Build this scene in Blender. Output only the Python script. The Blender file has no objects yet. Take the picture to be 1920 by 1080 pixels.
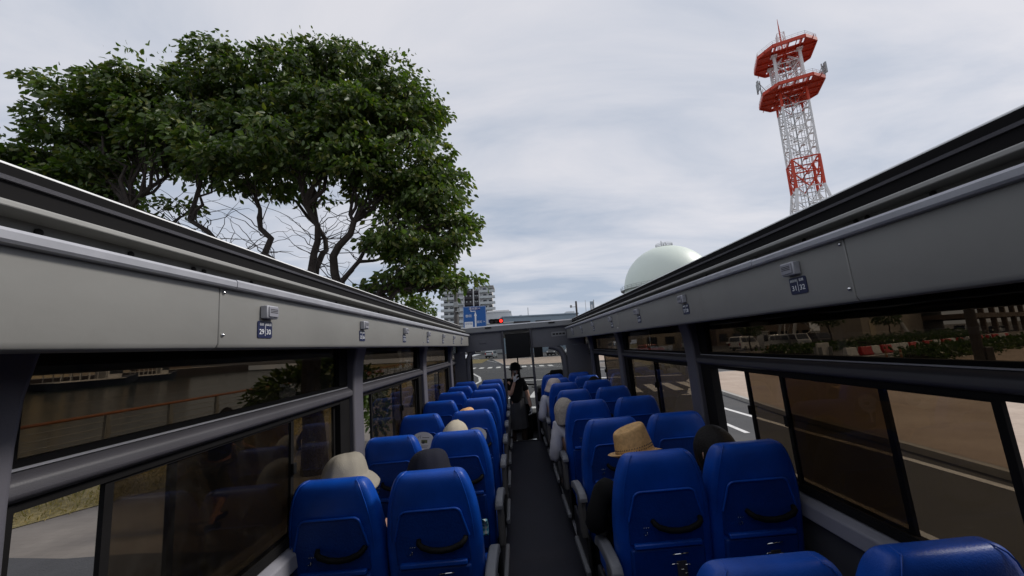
import bpy, bmesh, math, random
import numpy as np
from math import sin, cos, pi, atan, radians, sqrt
from mathutils import Vector, Matrix, Euler, noise as mnoise

# ------------------------------------------------------------------ scene, camera, sky, sun
S = bpy.context.scene
COL = S.collection
random.seed(7)
RNG = np.random.default_rng(11)

EYE_W = Vector((0, 0, 2.32))          # eye above the street
EYE_B = Vector((0, 0, 1.62))          # the same eye above the bus deck
PITCH = atan(108 / 700)
ROLL = atan(.05)                      # the phone is held a little crooked
BUS_TILT = atan(.085) - atan(.05)     # the bus leans on the cambered road

cam_d = bpy.data.cameras.new('camera')
cam = bpy.data.objects.new('camera', cam_d)
COL.objects.link(cam)
cam_d.sensor_width = 36
cam_d.lens = 36 * 700 / 1920
cam_d.clip_start = .02
cam_d.clip_end = 6000
_f = Vector((0, cos(PITCH), sin(PITCH)))
_u = Vector((0, -sin(PITCH), cos(PITCH)))
_r = Vector((1, 0, 0))
_rr = _r * cos(ROLL) - _u * sin(ROLL)
_uu = _u * cos(ROLL) + _r * sin(ROLL)
cam.matrix_world = Matrix.Translation(EYE_W) @ Matrix((
    (_rr.x, _uu.x, -_f.x), (_rr.y, _uu.y, -_f.y), (_rr.z, _uu.z, -_f.z))).to_4x4()
S.camera = cam

SUN_DIR = Vector((.68, .12, .64)).normalized()
SUN_EL = math.asin(SUN_DIR.z)
SUN_AZ = math.atan2(SUN_DIR.x, SUN_DIR.y)

W = bpy.data.worlds.new('World')
S.world = W
W.use_nodes = True
nt = W.node_tree
for n in list(nt.nodes):
    nt.nodes.remove(n)


def N(tree, typ, **kw):
    n = tree.nodes.new(typ)
    for k, v in kw.items():
        if k.startswith('i_'):
            key = k[2:]
            key = int(key) if key.isdigit() else key.replace('_', ' ')
            n.inputs[key].default_value = v
        else:
            setattr(n, k, v)
    return n


def ramp(tree, stops):
    r = tree.nodes.new('ShaderNodeValToRGB')
    e = r.color_ramp.elements
    while len(e) < len(stops):
        e.new(.5)
    for el, (p, c) in zip(e, stops):
        el.position = p
        el.color = (*c, 1) if len(c) == 3 else c
    return r


def build_world():
    L = nt.links.new
    out = N(nt, 'ShaderNodeOutputWorld')
    bg = N(nt, 'ShaderNodeBackground')
    bg.inputs['Strength'].default_value = .1
    sky = N(nt, 'ShaderNodeTexSky', sky_type='NISHITA', sun_disc=False)
    sky.sun_elevation = SUN_EL
    sky.sun_rotation = SUN_AZ
    tc = N(nt, 'ShaderNodeTexCoord')
    sep = N(nt, 'ShaderNodeSeparateXYZ')
    L(tc.outputs['Generated'], sep.inputs[0])
    mz = N(nt, 'ShaderNodeMath', operation='MAXIMUM', i_1=0.0)
    L(sep.outputs['Z'], mz.inputs[0])
    az = N(nt, 'ShaderNodeMath', operation='ADD', i_1=.16)
    L(mz.outputs[0], az.inputs[0])
    dx = N(nt, 'ShaderNodeMath', operation='DIVIDE')
    dy = N(nt, 'ShaderNodeMath', operation='DIVIDE')
    L(sep.outputs['X'], dx.inputs[0]); L(az.outputs[0], dx.inputs[1])
    L(sep.outputs['Y'], dy.inputs[0]); L(az.outputs[0], dy.inputs[1])
    cmb = N(nt, 'ShaderNodeCombineXYZ')
    L(dx.outputs[0], cmb.inputs[0]); L(dy.outputs[0], cmb.inputs[1])
    mp = N(nt, 'ShaderNodeMapping')
    mp.inputs['Scale'].default_value = (.55, 1.35, 1)
    mp.inputs['Rotation'].default_value = (0, 0, .22)
    mp.inputs['Location'].default_value = (.4, 1.1, 0)
    L(cmb.outputs[0], mp.inputs[0])
    n1 = N(nt, 'ShaderNodeTexNoise', i_Scale=1.5, i_Detail=8.0, i_Roughness=.55, i_Distortion=.5)
    n2 = N(nt, 'ShaderNodeTexNoise', i_Scale=.42, i_Detail=3.0, i_Roughness=.5)
    L(mp.outputs[0], n1.inputs['Vector']); L(mp.outputs[0], n2.inputs['Vector'])
    mx = N(nt, 'ShaderNodeMath', operation='MULTIPLY_ADD', i_1=.55)
    m2 = N(nt, 'ShaderNodeMath', operation='MULTIPLY', i_1=.45)
    L(n2.outputs[0], m2.inputs[0]); L(n1.outputs[0], mx.inputs[0]); L(m2.outputs[0], mx.inputs[2])
    hz = N(nt, 'ShaderNodeMath', operation='MULTIPLY_ADD', i_1=.16, i_2=-.055)
    L(mz.outputs[0], hz.inputs[0])
    ad = N(nt, 'ShaderNodeMath', operation='ADD')
    L(mx.outputs[0], ad.inputs[0]); L(hz.outputs[0], ad.inputs[1])
    rp = ramp(nt, [(.39, (4.3, 5.0, 6.2)), (.46, (5.5, 5.95, 6.9)), (.52, (6.5, 6.75, 7.5)), (.60, (7.6, 7.6, 8.1))])
    L(ad.outputs[0], rp.inputs[0])
    mix = N(nt, 'ShaderNodeMix', data_type='RGBA')
    mix.inputs['Factor'].default_value = .93
    L(sky.outputs[0], mix.inputs['A']); L(rp.outputs[0], mix.inputs['B'])
    L(mix.outputs['Result'], bg.inputs['Color'])
    L(bg.outputs[0], out.inputs[0])


build_world()

sun_d = bpy.data.lights.new('sun', 'SUN')
sun_d.energy = 2.6
sun_d.angle = radians(12)
sun_d.color = (1, .95, .88)
sun = bpy.data.objects.new('sun', sun_d)
COL.objects.link(sun)
sun.rotation_euler = SUN_DIR.to_track_quat('Z', 'Y').to_euler()
sun.location = (0, 0, 60)

S.view_settings.view_transform = 'Standard'
S.view_settings.look = 'None'
S.view_settings.exposure = 0
S.view_settings.gamma = 1
S.cycles.max_bounces = 8
S.cycles.transparent_max_bounces = 24
S.cycles.caustics_reflective = False
S.cycles.caustics_refractive = False


# ------------------------------------------------------------------ materials
def new_mat(name):
    m = bpy.data.materials.new(name)
    m.use_nodes = True
    t = m.node_tree
    return m, t, t.nodes['Principled BSDF']


def mat(name, col, rough=.6, metal=0., var=.12, vscale=6., bump=0., bscale=80., spec=.5, dirt=None, coat=0.):
    """painted / plain surface with soft tone variation and a fine grain"""
    m, t, b = new_mat(name)
    L = t.links.new
    tc = N(t, 'ShaderNodeTexCoord')
    nz = N(t, 'ShaderNodeTexNoise', i_Scale=vscale, i_Detail=6.0, i_Roughness=.6)
    L(tc.outputs['Object'], nz.inputs['Vector'])
    c = Vector(col)
    rp = ramp(t, [(.3, tuple(c * (1 - var))), (.7, tuple(c * (1 + var)))])
    L(nz.outputs[0], rp.inputs[0])
    src = rp.outputs[0]
    if dirt:
        nd = N(t, 'ShaderNodeTexNoise', i_Scale=dirt[1], i_Detail=8.0, i_Roughness=.7, i_Distortion=.4)
        L(tc.outputs['Object'], nd.inputs['Vector'])
        rd = ramp(t, [(dirt[2], (0, 0, 0)), (dirt[3], (1, 1, 1))])
        L(nd.outputs[0], rd.inputs[0])
        mx = N(t, 'ShaderNodeMix', data_type='RGBA')
        L(rd.outputs[0], mx.inputs['Factor'])
        L(src, mx.inputs['A'])
        mx.inputs['B'].default_value = (*dirt[0], 1)
        src = mx.outputs['Result']
    L(src, b.inputs['Base Color'])
    b.inputs['Metallic'].default_value = metal
    b.inputs['Specular IOR Level'].default_value = spec
    b.inputs['Coat Weight'].default_value = coat
    rr = N(t, 'ShaderNodeMapRange', i_3=max(.02, rough - .07), i_4=min(1, rough + .07))
    L(nz.outputs[0], rr.inputs[0]); L(rr.outputs[0], b.inputs['Roughness'])
    if bump:
        nb = N(t, 'ShaderNodeTexNoise', i_Scale=bscale, i_Detail=4.0)
        L(tc.outputs['Object'], nb.inputs['Vector'])
        bp = N(t, 'ShaderNodeBump', i_Strength=bump, i_Distance=.02)
        L(nb.outputs[0], bp.inputs['Height']); L(bp.outputs[0], b.inputs['Normal'])
    return m


def glass(name, tint, ior=1.22, rough=.0):
    m = bpy.data.materials.new(name)
    m.use_nodes = True
    t = m.node_tree
    t.nodes.clear()
    L = t.links.new
    out = N(t, 'ShaderNodeOutputMaterial')
    mx = N(t, 'ShaderNodeMixShader')
    lw = N(t, 'ShaderNodeLayerWeight', i_Blend=.5)
    pw = N(t, 'ShaderNodeMath', operation='POWER', i_1=4.5)
    fr = N(t, 'ShaderNodeMath', operation='MULTIPLY_ADD', i_1=.5, i_2=.018)
    tr = N(t, 'ShaderNodeBsdfTransparent', i_Color=(*tint, 1))
    gl = N(t, 'ShaderNodeBsdfGlossy', i_Color=(.9, .9, .92, 1), i_Roughness=rough)
    tc = N(t, 'ShaderNodeTexCoord')
    nz = N(t, 'ShaderNodeTexNoise', i_Scale=1.6, i_Detail=2.0)
    L(tc.outputs['Object'], nz.inputs['Vector'])
    bp = N(t, 'ShaderNodeBump', i_Strength=.06, i_Distance=.05)
    L(nz.outputs[0], bp.inputs['Height']); L(bp.outputs[0], gl.inputs['Normal'])
    L(lw.outputs['Facing'], pw.inputs[0]); L(pw.outputs[0], fr.inputs[0])
    df = N(t, 'ShaderNodeBsdfDiffuse', i_Color=(.5, .48, .44, 1))
    nd = N(t, 'ShaderNodeTexNoise', i_Scale=3.2, i_Detail=9.0, i_Roughness=.72, i_Distortion=.6)
    L(tc.outputs['Object'], nd.inputs['Vector'])
    rd = ramp(t, [(.45, (.004, .004, .004)), (.8, (.035, .035, .035))])
    L(nd.outputs[0], rd.inputs[0])
    md = N(t, 'ShaderNodeMixShader')
    L(rd.outputs[0], md.inputs[0]); L(tr.outputs[0], md.inputs[1]); L(df.outputs[0], md.inputs[2])
    L(fr.outputs[0], mx.inputs[0]); L(md.outputs[0], mx.inputs[1]); L(gl.outputs[0], mx.inputs[2])
    L(mx.outputs[0], out.inputs[0])
    return m


def emit(name, col, s):
    m, t, b = new_mat(name)
    b.inputs['Base Color'].default_value = (*col, 1)
    b.inputs['Emission Color'].default_value = (*col, 1)
    b.inputs['Emission Strength'].default_value = s
    return m


def leaf_mat(name, cols, trans=.35, rough=.42):
    m, t, b = new_mat(name)
    L = t.links.new
    geo = N(t, 'ShaderNodeNewGeometry')
    n = len(cols)
    rp = ramp(t, [(i / (n - 1), c) for i, c in enumerate(cols)])
    L(geo.outputs['Random Per Island'], rp.inputs[0])
    L(rp.outputs[0], b.inputs['Base Color'])
    b.inputs['Roughness'].default_value = rough
    b.inputs['Specular IOR Level'].default_value = .5
    tl = N(t, 'ShaderNodeBsdfTranslucent')
    mul = N(t, 'ShaderNodeMix', data_type='RGBA', blend_type='MULTIPLY')
    mul.inputs['Factor'].default_value = 1
    L(rp.outputs[0], mul.inputs['A'])
    mul.inputs['B'].default_value = (1.5, 1.7, .7, 1)
    L(mul.outputs['Result'], tl.inputs[0])
    ms = N(t, 'ShaderNodeMixShader')
    ms.inputs[0].default_value = trans
    L(b.outputs[0], ms.inputs[1]); L(tl.outputs[0], ms.inputs[2])
    L(ms.outputs[0], t.nodes['Material Output'].inputs[0])
    return m


def straw_mat(name, col, scale=90):
    m, t, b = new_mat(name)
    L = t.links.new
    tc = N(t, 'ShaderNodeTexCoord')
    wv = N(t, 'ShaderNodeTexWave', wave_type='BANDS', bands_direction='Z', i_Scale=scale, i_Distortion=1.5, i_Detail=2.0)
    L(tc.outputs['Object'], wv.inputs['Vector'])
    nz = N(t, 'ShaderNodeTexNoise', i_Scale=60., i_Detail=5.0)
    L(tc.outputs['Object'], nz.inputs['Vector'])
    ad = N(t, 'ShaderNodeMath', operation='MULTIPLY_ADD', i_1=.35)
    L(wv.outputs['Fac'], ad.inputs[0]); L(nz.outputs[0], ad.inputs[2])
    c = Vector(col)
    rp = ramp(t, [(.3, tuple(c * .55)), (.6, tuple(c)), (.9, tuple(c * 1.25))])
    L(ad.outputs[0], rp.inputs[0]); L(rp.outputs[0], b.inputs['Base Color'])
    b.inputs['Roughness'].default_value = .7
    bp = N(t, 'ShaderNodeBump', i_Strength=.6, i_Distance=.004)
    L(ad.outputs[0], bp.inputs['Height']); L(bp.outputs[0], b.inputs['Normal'])
    return m


M = {}
M['cove'] = mat('cove_paint', (.255, .252, .24), .46, var=.07, vscale=2.2, bump=.10, bscale=7, dirt=((.175, .17, .157), 3.5, .56, .95))
M['header'] = mat('header_paint', (.17, .172, .175), .5, var=.06, vscale=3)
M['alu'] = mat('brushed_aluminium', (.40, .405, .44), .55, .3, var=.08, vscale=14)
M['white_edge'] = mat('white_edge_paint', (.8, .8, .8), .5, var=.04)
M['rubber'] = mat('black_rubber', (.008, .0075, .008), .8, var=.2, spec=.15)
M['dark_seal'] = mat('dark_seal', (.018, .017, .018), .7, var=.3, vscale=20, spec=.25)
M['recess'] = mat('recess_paint', (.17, .17, .165), .55, var=.15, vscale=9, dirt=((.12, .12, .115), 7, .5, .8))
M['grey_trim'] = mat('grey_moulded_trim', (.056, .054, .064), .48, var=.07, bump=.08, bscale=300)
M['frame_grey'] = mat('window_post_grey', (.108, .105, .125), .5, var=.06, bump=.06, bscale=300)
M['sill'] = mat('sill_ledge_grey', (.25, .25, .285), .5, var=.06, bump=.05, bscale=200)
M['wall_grey'] = mat('side_lining_grey', (.06, .06, .066), .6, var=.1)
M['bulk'] = mat('bulkhead_grey', (.09, .09, .1), .55, var=.08)
M['black_plastic'] = mat('black_plastic', (.006, .006, .0065), .72, spec=.16, var=.15)
M['screen'] = mat('screen_off', (.003, .003, .0035), .4, spec=.2, var=.1)
M['floor'] = mat('deck_vinyl', (.018, .0185, .028), .6, spec=.2, var=.16, vscale=4, bump=.1, bscale=400, dirt=((.009, .009, .012), 5, .55, .8))
M['steel'] = mat('polished_steel', (.7, .7, .7), .2, 1., var=.05)
M['seat'] = mat('blue_seat_vinyl', (.001, .058, .36), .42, var=.16, vscale=9, bump=.10, bscale=240, spec=.4)
M['seat_shell'] = mat('blue_seat_back_shell', (.0008, .034, .21), .5, spec=.3, var=.14, vscale=7, bump=.15, bscale=90)
M['seat_base'] = mat('seat_base_black', (.015, .015, .017), .5)
M['arm'] = mat('armrest_grey', (.15, .155, .17), .5, var=.06, bump=.1, bscale=300)
M['hinge'] = mat('hinge_cover_grey', (.11, .105, .1), .5)
M['plate'] = mat('plate_blue', (.006, .011, .055), .4, var=.05)
M['ink'] = mat('white_ink', (.75, .77, .8), .5, var=.03)
M['glass_u'] = glass('upper_smoked_glass', (.36, .32, .27))
M['glass_l'] = glass('sliding_smoked_glass', (.435, .39, .33))
M['glass_w'] = glass('windscreen_glass', (.84, .85, .84))
M['skin'] = mat('skin', (.5, .3, .22), .5, var=.06, vscale=20)
M['hair_k'] = mat('dark_hair', (.007, .0055, .005), .6, spec=.25, var=.4, vscale=60, bump=.4, bscale=160)
M['hair_b'] = mat('brown_hair', (.2, .13, .085), .5, var=.5, vscale=50, bump=.5, bscale=150)
M['cl_black'] = mat('black_cloth', (.008, .008, .0085), .9, spec=.15, var=.25, vscale=14, bump=.2, bscale=200)
M['cl_white'] = mat('white_cloth', (.47, .47, .51), .85, var=.06, vscale=9, bump=.2, bscale=240)
M['cl_grey'] = mat('grey_cloth', (.1, .1, .105), .85, var=.1, bump=.2, bscale=240)
M['cl_skirt'] = mat('charcoal_cloth', (.055, .055, .06), .9, var=.15, bump=.2, bscale=240, spec=.2)
M['cl_navy'] = mat('navy_cloth', (.012, .013, .022), .9, spec=.2, var=.15, bump=.2, bscale=260)
M['cl_beige'] = mat('beige_cloth', (.27, .245, .2), .85, var=.07, vscale=16, bump=.25, bscale=300)
M['cl_cream'] = mat('cream_cloth', (.42, .375, .29), .85, var=.06, vscale=16, bump=.25, bscale=300)
M['cl_tan'] = mat('heather_tan_cloth', (.32, .285, .24), .9, var=.25, vscale=60, bump=.3, bscale=200)
M['cl_pink'] = mat('pale_pink_cloth', (.45, .38, .35), .85, var=.15, vscale=40)
M['cl_red'] = mat('red_trim_cloth', (.4, .07, .03), .85, var=.1)
M['cl_denim'] = mat('denim_cloth', (.05, .06, .09), .85, var=.15, vscale=40)
M['tights'] = mat('brown_tights', (.05, .03, .024), .7)
M['glove'] = mat('white_glove', (.75, .75, .77), .8, var=.05)
M['straw'] = straw_mat('tan_straw', (.5, .3, .12))
M['straw2'] = straw_mat('orange_straw', (.6, .33, .14), 70)
M['paper'] = mat('paper_white', (.6, .58, .57), .8, var=.04)
M['ink_k'] = mat('black_ink', (.03, .03, .03), .6)
M['green_ink'] = mat('olive_ink', (.12, .13, .05), .6)
M['asphalt'] = mat('asphalt', (.05, .05, .053), .85, var=.25, vscale=1.4, bump=.5, bscale=120, dirt=((.075, .072, .07), .35, .45, .75))
M['asphalt_lot_shade'] = mat('lot_shade_asphalt', (.036, .036, .04), .85, var=.25, vscale=2, bump=.6, bscale=60)  # parking lot surface, also the painted shade beside the bus
M['white_line'] = mat('road_paint', (.62, .61, .6), .7, var=.12, vscale=5, dirt=((.25, .25, .25), 9, .62, .85))
M['kerb'] = mat('kerb_concrete', (.36, .34, .31), .85, var=.15, vscale=5, bump=.3, bscale=60)
M['rail_wood'] = mat('orange_timber', (.3, .11, .045), .5, var=.2, vscale=12)
M['galv'] = mat('galvanised_steel', (.32, .33, .33), .5, .5, var=.12)
M['dark_steel'] = mat('dark_brown_steel', (.045, .04, .038), .5, var=.15)
M['bark'] = mat('tree_bark', (.038, .029, .024), .9, var=.35, vscale=9, bump=.9, bscale=30)
M['leaf'] = leaf_mat('broad_leaf', [(.03, .055, .01), (.05, .09, .014), (.085, .135, .022), (.066, .105, .024), (.15, .155, .03)])
M['leaf_h'] = leaf_mat('hedge_leaf', [(.03, .06, .015), (.05, .09, .02), (.07, .1, .03)], trans=.2)
M['twr_red'] = mat('tower_red', (.55, .045, .012), .5, var=.12, vscale=1.5)
M['twr_white'] = mat('tower_white', (.74, .74, .74), .5, var=.05, vscale=1.5)
M['sphere'] = mat('tank_pale_green', (.64, .71, .64), .45, var=.025, vscale=.25)
M['bl_white'] = mat('facade_white', (.6, .6, .6), .7, var=.05, vscale=.4)
M['bl_dark'] = mat('facade_dark', (.035, .03, .035), .6, var=.1)
M['bl_glass'] = mat('window_dark', (.03, .035, .042), .15, var=.3, vscale=.8)
M['bl_rail'] = mat('balcony_pale', (.52, .55, .55), .4, var=.05)
M['bl_blue'] = mat('corrugated_blue_grey', (.25, .32, .38), .6, var=.05, vscale=.3)
M['bl_beige'] = mat('render_beige', (.36, .31, .25), .8, var=.08, vscale=.5)
M['bl_brown'] = mat('render_brown', (.16, .12, .095), .8, var=.1, vscale=.5)
M['bl_cream'] = mat('facade_cream', (.5, .42, .28), .75, var=.08, vscale=.4)
M['sign_blue'] = mat('road_sign_blue', (.008, .1, .36), .4, var=.03)
M['sign_navy'] = mat('road_sign_navy', (.01, .03, .2), .4, var=.03)
M['red_plastic'] = mat('red_plastic', (.5, .02, .02), .45, var=.08)
M['white_plastic'] = mat('white_plastic', (.62, .62, .6), .5, var=.08)
M['car_white'] = mat('car_paint_white', (.66, .66, .66), .25, var=.02, coat=.5)
M['car_silver'] = mat('car_paint_silver', (.42, .44, .46), .3, .4, var=.03, coat=.5)
M['car_black'] = mat('car_paint_black', (.012, .012, .014), .2, var=.05, coat=.6)
M['car_red'] = mat('car_paint_red', (.35, .03, .02), .25, var=.03, coat=.6)
M['tyre'] = mat('tyre_rubber', (.015, .015, .015), .85)
M['lamp_red'] = mat('tail_lamp_red', (.35, .01, .01), .2)
M['lamp_clear'] = mat('head_lamp_clear', (.7, .7, .7), .1)
M['sig_red'] = emit('signal_red_lit', (1, .03, .02), 2.2)
M['hull_blue'] = mat('hull_dark_blue', (.02, .03, .06), .4)
M['towel'] = None


def paving_mat(name, c1, c2, scale, stain):
    m, t, b = new_mat(name)
    L = t.links.new
    tc = N(t, 'ShaderNodeTexCoord')
    br = N(t, 'ShaderNodeTexBrick', i_Scale=scale, i_Mortar_Size=.006)
    br.inputs['Color1'].default_value = (*c1, 1)
    br.inputs['Color2'].default_value = (*c2, 1)
    br.inputs['Mortar'].default_value = (*(Vector(c1) * .72), 1)
    L(tc.outputs['Object'], br.inputs['Vector'])
    nz = N(t, 'ShaderNodeTexNoise', i_Scale=.5, i_Detail=7.0, i_Roughness=.65)
    L(tc.outputs['Object'], nz.inputs['Vector'])
    rp = ramp(t, [(.38, (1, 1, 1)), (.7, stain)])
    L(nz.outputs[0], rp.inputs[0])
    mx = N(t, 'ShaderNodeMix', data_type='RGBA', blend_type='MULTIPLY')
    mx.inputs['Factor'].default_value = 1
    L(br.outputs['Color'], mx.inputs['A']); L(rp.outputs[0], mx.inputs['B'])
    L(mx.outputs['Result'], b.inputs['Base Color'])
    b.inputs['Roughness'].default_value = .85
    return m


M['pave_tan'] = paving_mat('tan_block_paving', (.43, .34, .27), (.38, .3, .24), 4.0, (.74, .7, .68))
M['pave_grey'] = paving_mat('grey_beige_paving', (.165, .145, .128), (.15, .132, .117), 2.4, (.55, .53, .52))


def grass_mat():
    m, t, b = new_mat('dry_grass')
    L = t.links.new
    tc = N(t, 'ShaderNodeTexCoord')
    nz = N(t, 'ShaderNodeTexNoise', i_Scale=5., i_Detail=9.0, i_Roughness=.75)
    L(tc.outputs['Object'], nz.inputs['Vector'])
    rp = ramp(t, [(.3, (.07, .06, .022)), (.5, (.2, .155, .055)), (.62, (.3, .235, .1)), (.78, (.12, .12, .035))])
    L(nz.outputs[0], rp.inputs[0]); L(rp.outputs[0], b.inputs['Base Color'])
    b.inputs['Roughness'].default_value = .95
    bp = N(t, 'ShaderNodeBump', i_Strength=1., i_Distance=.06)
    L(nz.outputs[0], bp.inputs['Height']); L(bp.outputs[0], b.inputs['Normal'])
    return m


def water_mat():
    m, t, b = new_mat('harbour_water')
    L = t.links.new
    b.inputs['Base Color'].default_value = (.03, .045, .045, 1)
    b.inputs['Roughness'].default_value = .12
    b.inputs['IOR'].default_value = 1.33
    tc = N(t, 'ShaderNodeTexCoord')
    mp = N(t, 'ShaderNodeMapping')
    mp.inputs['Scale'].default_value = (.5, 1.6, 1)
    L(tc.outputs['Object'], mp.inputs[0])
    nz = N(t, 'ShaderNodeTexNoise', i_Scale=1.2, i_Detail=6.0)
    L(mp.outputs[0], nz.inputs['Vector'])
    bp = N(t, 'ShaderNodeBump', i_Strength=.35, i_Distance=.12)
    L(nz.outputs[0], bp.inputs['Height']); L(bp.outputs[0], b.inputs['Normal'])
    return m


def plaid_mat():
    m, t, b = new_mat('plaid_cloth')
    L = t.links.new
    tc = N(t, 'ShaderNodeTexCoord')
    outs = []
    for d in ('X', 'Z'):
        wv = N(t, 'ShaderNodeTexWave', wave_type='BANDS', bands_direction=d, i_Scale=14.)
        L(tc.outputs['Object'], wv.inputs['Vector'])
        outs.append(wv.outputs['Fac'])
    ad = N(t, 'ShaderNodeMath', operation='ADD')
    L(outs[0], ad.inputs[0]); L(outs[1], ad.inputs[1])
    hv = N(t, 'ShaderNodeMath', operation='MULTIPLY', i_1=.5)
    L(ad.outputs[0], hv.inputs[0])
    rp = ramp(t, [(.15, (.05, .3, .42)), (.45, (.25, .5, .55)), (.75, (.7, .72, .6)), (1., (.75, .75, .7))])
    L(hv.outputs[0], rp.inputs[0]); L(rp.outputs[0], b.inputs['Base Color'])
    b.inputs['Roughness'].default_value = .9
    return m


M['grass'] = grass_mat()
M['water'] = water_mat()
M['towel'] = plaid_mat()


# ------------------------------------------------------------------ mesh helpers
BUS_TOP = []           # top-level objects that ride in the bus frame


class MB:
    def __init__(s):
        s.v = []; s.f = []

    def add(s, verts, faces):
        o = len(s.v)
        s.v += [tuple(v) for v in verts]
        s.f += [tuple(i + o for i in f) for f in faces]
        return s

    def box(s, x0, x1, y0, y1, z0, z1, mtx=None):
        vs = [Vector((x, y, z)) for z in (z0, z1) for y in (y0, y1) for x in (x0, x1)]
        if mtx:
            vs = [mtx @ v for v in vs]
        return s.add(vs, [(0, 2, 3, 1), (4, 5, 7, 6), (0, 1, 5, 4), (2, 6, 7, 3), (0, 4, 6, 2), (1, 3, 7, 5)])

    def bar(s, a, b, w, h=None):
        """square-section bar from a to b"""
        h = h or w
        a = Vector(a); b = Vector(b)
        d = (b - a).normalized()
        up = Vector((0, 0, 1)) if abs(d.z) < .95 else Vector((0, 1, 0))
        x = d.cross(up).normalized() * w / 2
        y = x.normalized().cross(d) * h / 2
        vs = [p + i * x + j * y for p in (a, b) for i, j in ((-1, -1), (1, -1), (1, 1), (-1, 1))]
        return s.add(vs, [(0, 1, 2, 3)[::-1], (4, 5, 6, 7), (0, 1, 5, 4), (1, 2, 6, 5), (2, 3, 7, 6), (3, 0, 4, 7)])

    def tube(s, pts, rad, n=8, closed=False):
        pts = [Vector(p) for p in pts]
        if not hasattr(rad, '__len__'):
            rad = [rad] * len(pts)
        o = len(s.v)
        prev = None
        m = len(pts)
        for i, p in enumerate(pts):
            if closed:
                d = pts[(i + 1) % m] - pts[i - 1]
            else:
                d = pts[min(i + 1, m - 1)] - pts[max(i - 1, 0)]
            d.normalize()
            if prev is None:
                up = Vector((0, 0, 1)) if abs(d.z) < .9 else Vector((1, 0, 0))
                x = d.cross(up).normalized()
            else:
                x = (prev - d * prev.dot(d)).normalized()
            prev = x
            y = d.cross(x)
            for k in range(n):
                a = 2 * pi * k / n
                s.v.append(tuple(p + (x * cos(a) + y * sin(a)) * rad[i]))
        for i in range(m if closed else m - 1):
            j = (i + 1) % m
            for k in range(n):
                k2 = (k + 1) % n
                s.f.append((o + i * n + k, o + i * n + k2, o + j * n + k2, o + j * n + k))
        if not closed:
            s.f.append(tuple(o + k for k in range(n))[::-1])
            s.f.append(tuple(o + (m - 1) * n + k for k in range(n)))
        return s

    def lathe(s, prof, n=32, mtx=None, c=(0, 0, 0)):
        """prof: (r, z) pairs, closed on the axis when r = 0"""
        o = len(s.v)
        c = Vector(c)
        for r, z in prof:
            for k in range(n):
                a = 2 * pi * k / n
                p = Vector((r * cos(a), r * sin(a), z))
                if mtx:
                    p = mtx @ p
                s.v.append(tuple(p + c))
        for i in range(len(prof) - 1):
            for k in range(n):
                k2 = (k + 1) % n
                s.f.append((o + i * n + k, o + i * n + k2, o + (i + 1) * n + k2, o + (i + 1) * n + k))
        return s

    def prism(s, poly, z0, z1):
        n = len(poly)
        vs = [(x, y, z0) for x, y in poly] + [(x, y, z1) for x, y in poly]
        fs = [tuple(range(n))[::-1], tuple(range(n, 2 * n))]
        fs += [(i, (i + 1) % n, n + (i + 1) % n, n + i) for i in range(n)]
        return s.add(vs, fs)

    def loft(s, rings, cap=True):
        n = len(rings[0])
        o = len(s.v)
        for r in rings:
            s.v += [tuple(p) for p in r]
        for i in range(len(rings) - 1):
            for k in range(n):
                k2 = (k + 1) % n
                s.f.append((o + i * n + k, o + i * n + k2, o + (i + 1) * n + k2, o + (i + 1) * n + k))
        if cap:
            s.f.append(tuple(o + k for k in range(n))[::-1])
            s.f.append(tuple(o + (len(rings) - 1) * n + k for k in range(n)))
        return s

    def mesh(s, name):
        me = bpy.data.meshes.new(name)
        me.from_pydata(s.v, [], s.f)
        me.update()
        return me

    def build(s, name, m, parent=None, smooth=False, bevel=0., seg=2, sub=0, angle=40):
        me = s.mesh(name)
        bm = bmesh.new(); bm.from_mesh(me)
        bmesh.ops.recalc_face_normals(bm, faces=bm.faces)
        bm.to_mesh(me); bm.free()
        return link(name, me, m, parent, smooth, bevel, seg, sub, angle)


def link(name, me, m, parent=None, smooth=False, bevel=0., seg=2, sub=0, angle=40):
    if m is not None and not me.materials:
        me.materials.append(M[m] if isinstance(m, str) else m)
    o = bpy.data.objects.new(name, me)
    COL.objects.link(o)
    o.parent = parent
    if bevel:
        b = o.modifiers.new('bevel', 'BEVEL')
        b.width = bevel; b.segments = seg; b.limit_method = 'ANGLE'; b.angle_limit = radians(angle)
        smooth = True
    if sub:
        q = o.modifiers.new('sub', 'SUBSURF')
        q.levels = sub; q.render_levels = sub
        smooth = True
    if smooth:
        if bevel or not sub:
            me.shade_smooth()
            try:
                me.set_sharp_from_angle(angle=radians(48))
            except Exception:
                pass
        else:
            me.shade_smooth()
    return o


def tag(o, label, cat, group=None, kind=None, bus=False):
    o['label'] = label
    o['category'] = cat
    if group:
        o['group'] = group
    if kind:
        o['kind'] = kind
    if bus:
        BUS_TOP.append(o)
    return o


def empty(name, loc, label, cat, group=None, rz=0., bus=False):
    o = bpy.data.objects.new(name, None)
    o.empty_display_size = .1
    COL.objects.link(o)
    o.location = loc
    o.rotation_euler = (0, 0, rz)
    return tag(o, label, cat, group, bus=bus)


def struct(o):
    o['kind'] = 'structure'
    return o


def children_map():
    d = {}
    for o in bpy.data.objects:
        if o.parent:
            d.setdefault(o.parent.name, []).append(o)
    return d


def copy_tree(o, parent=None, cm=None):
    c = o.copy()
    COL.objects.link(c)
    c.parent = parent
    for ch in cm.get(o.name, []):
        copy_tree(ch, c, cm)
    return c


FONT_OBJS = []


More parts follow.
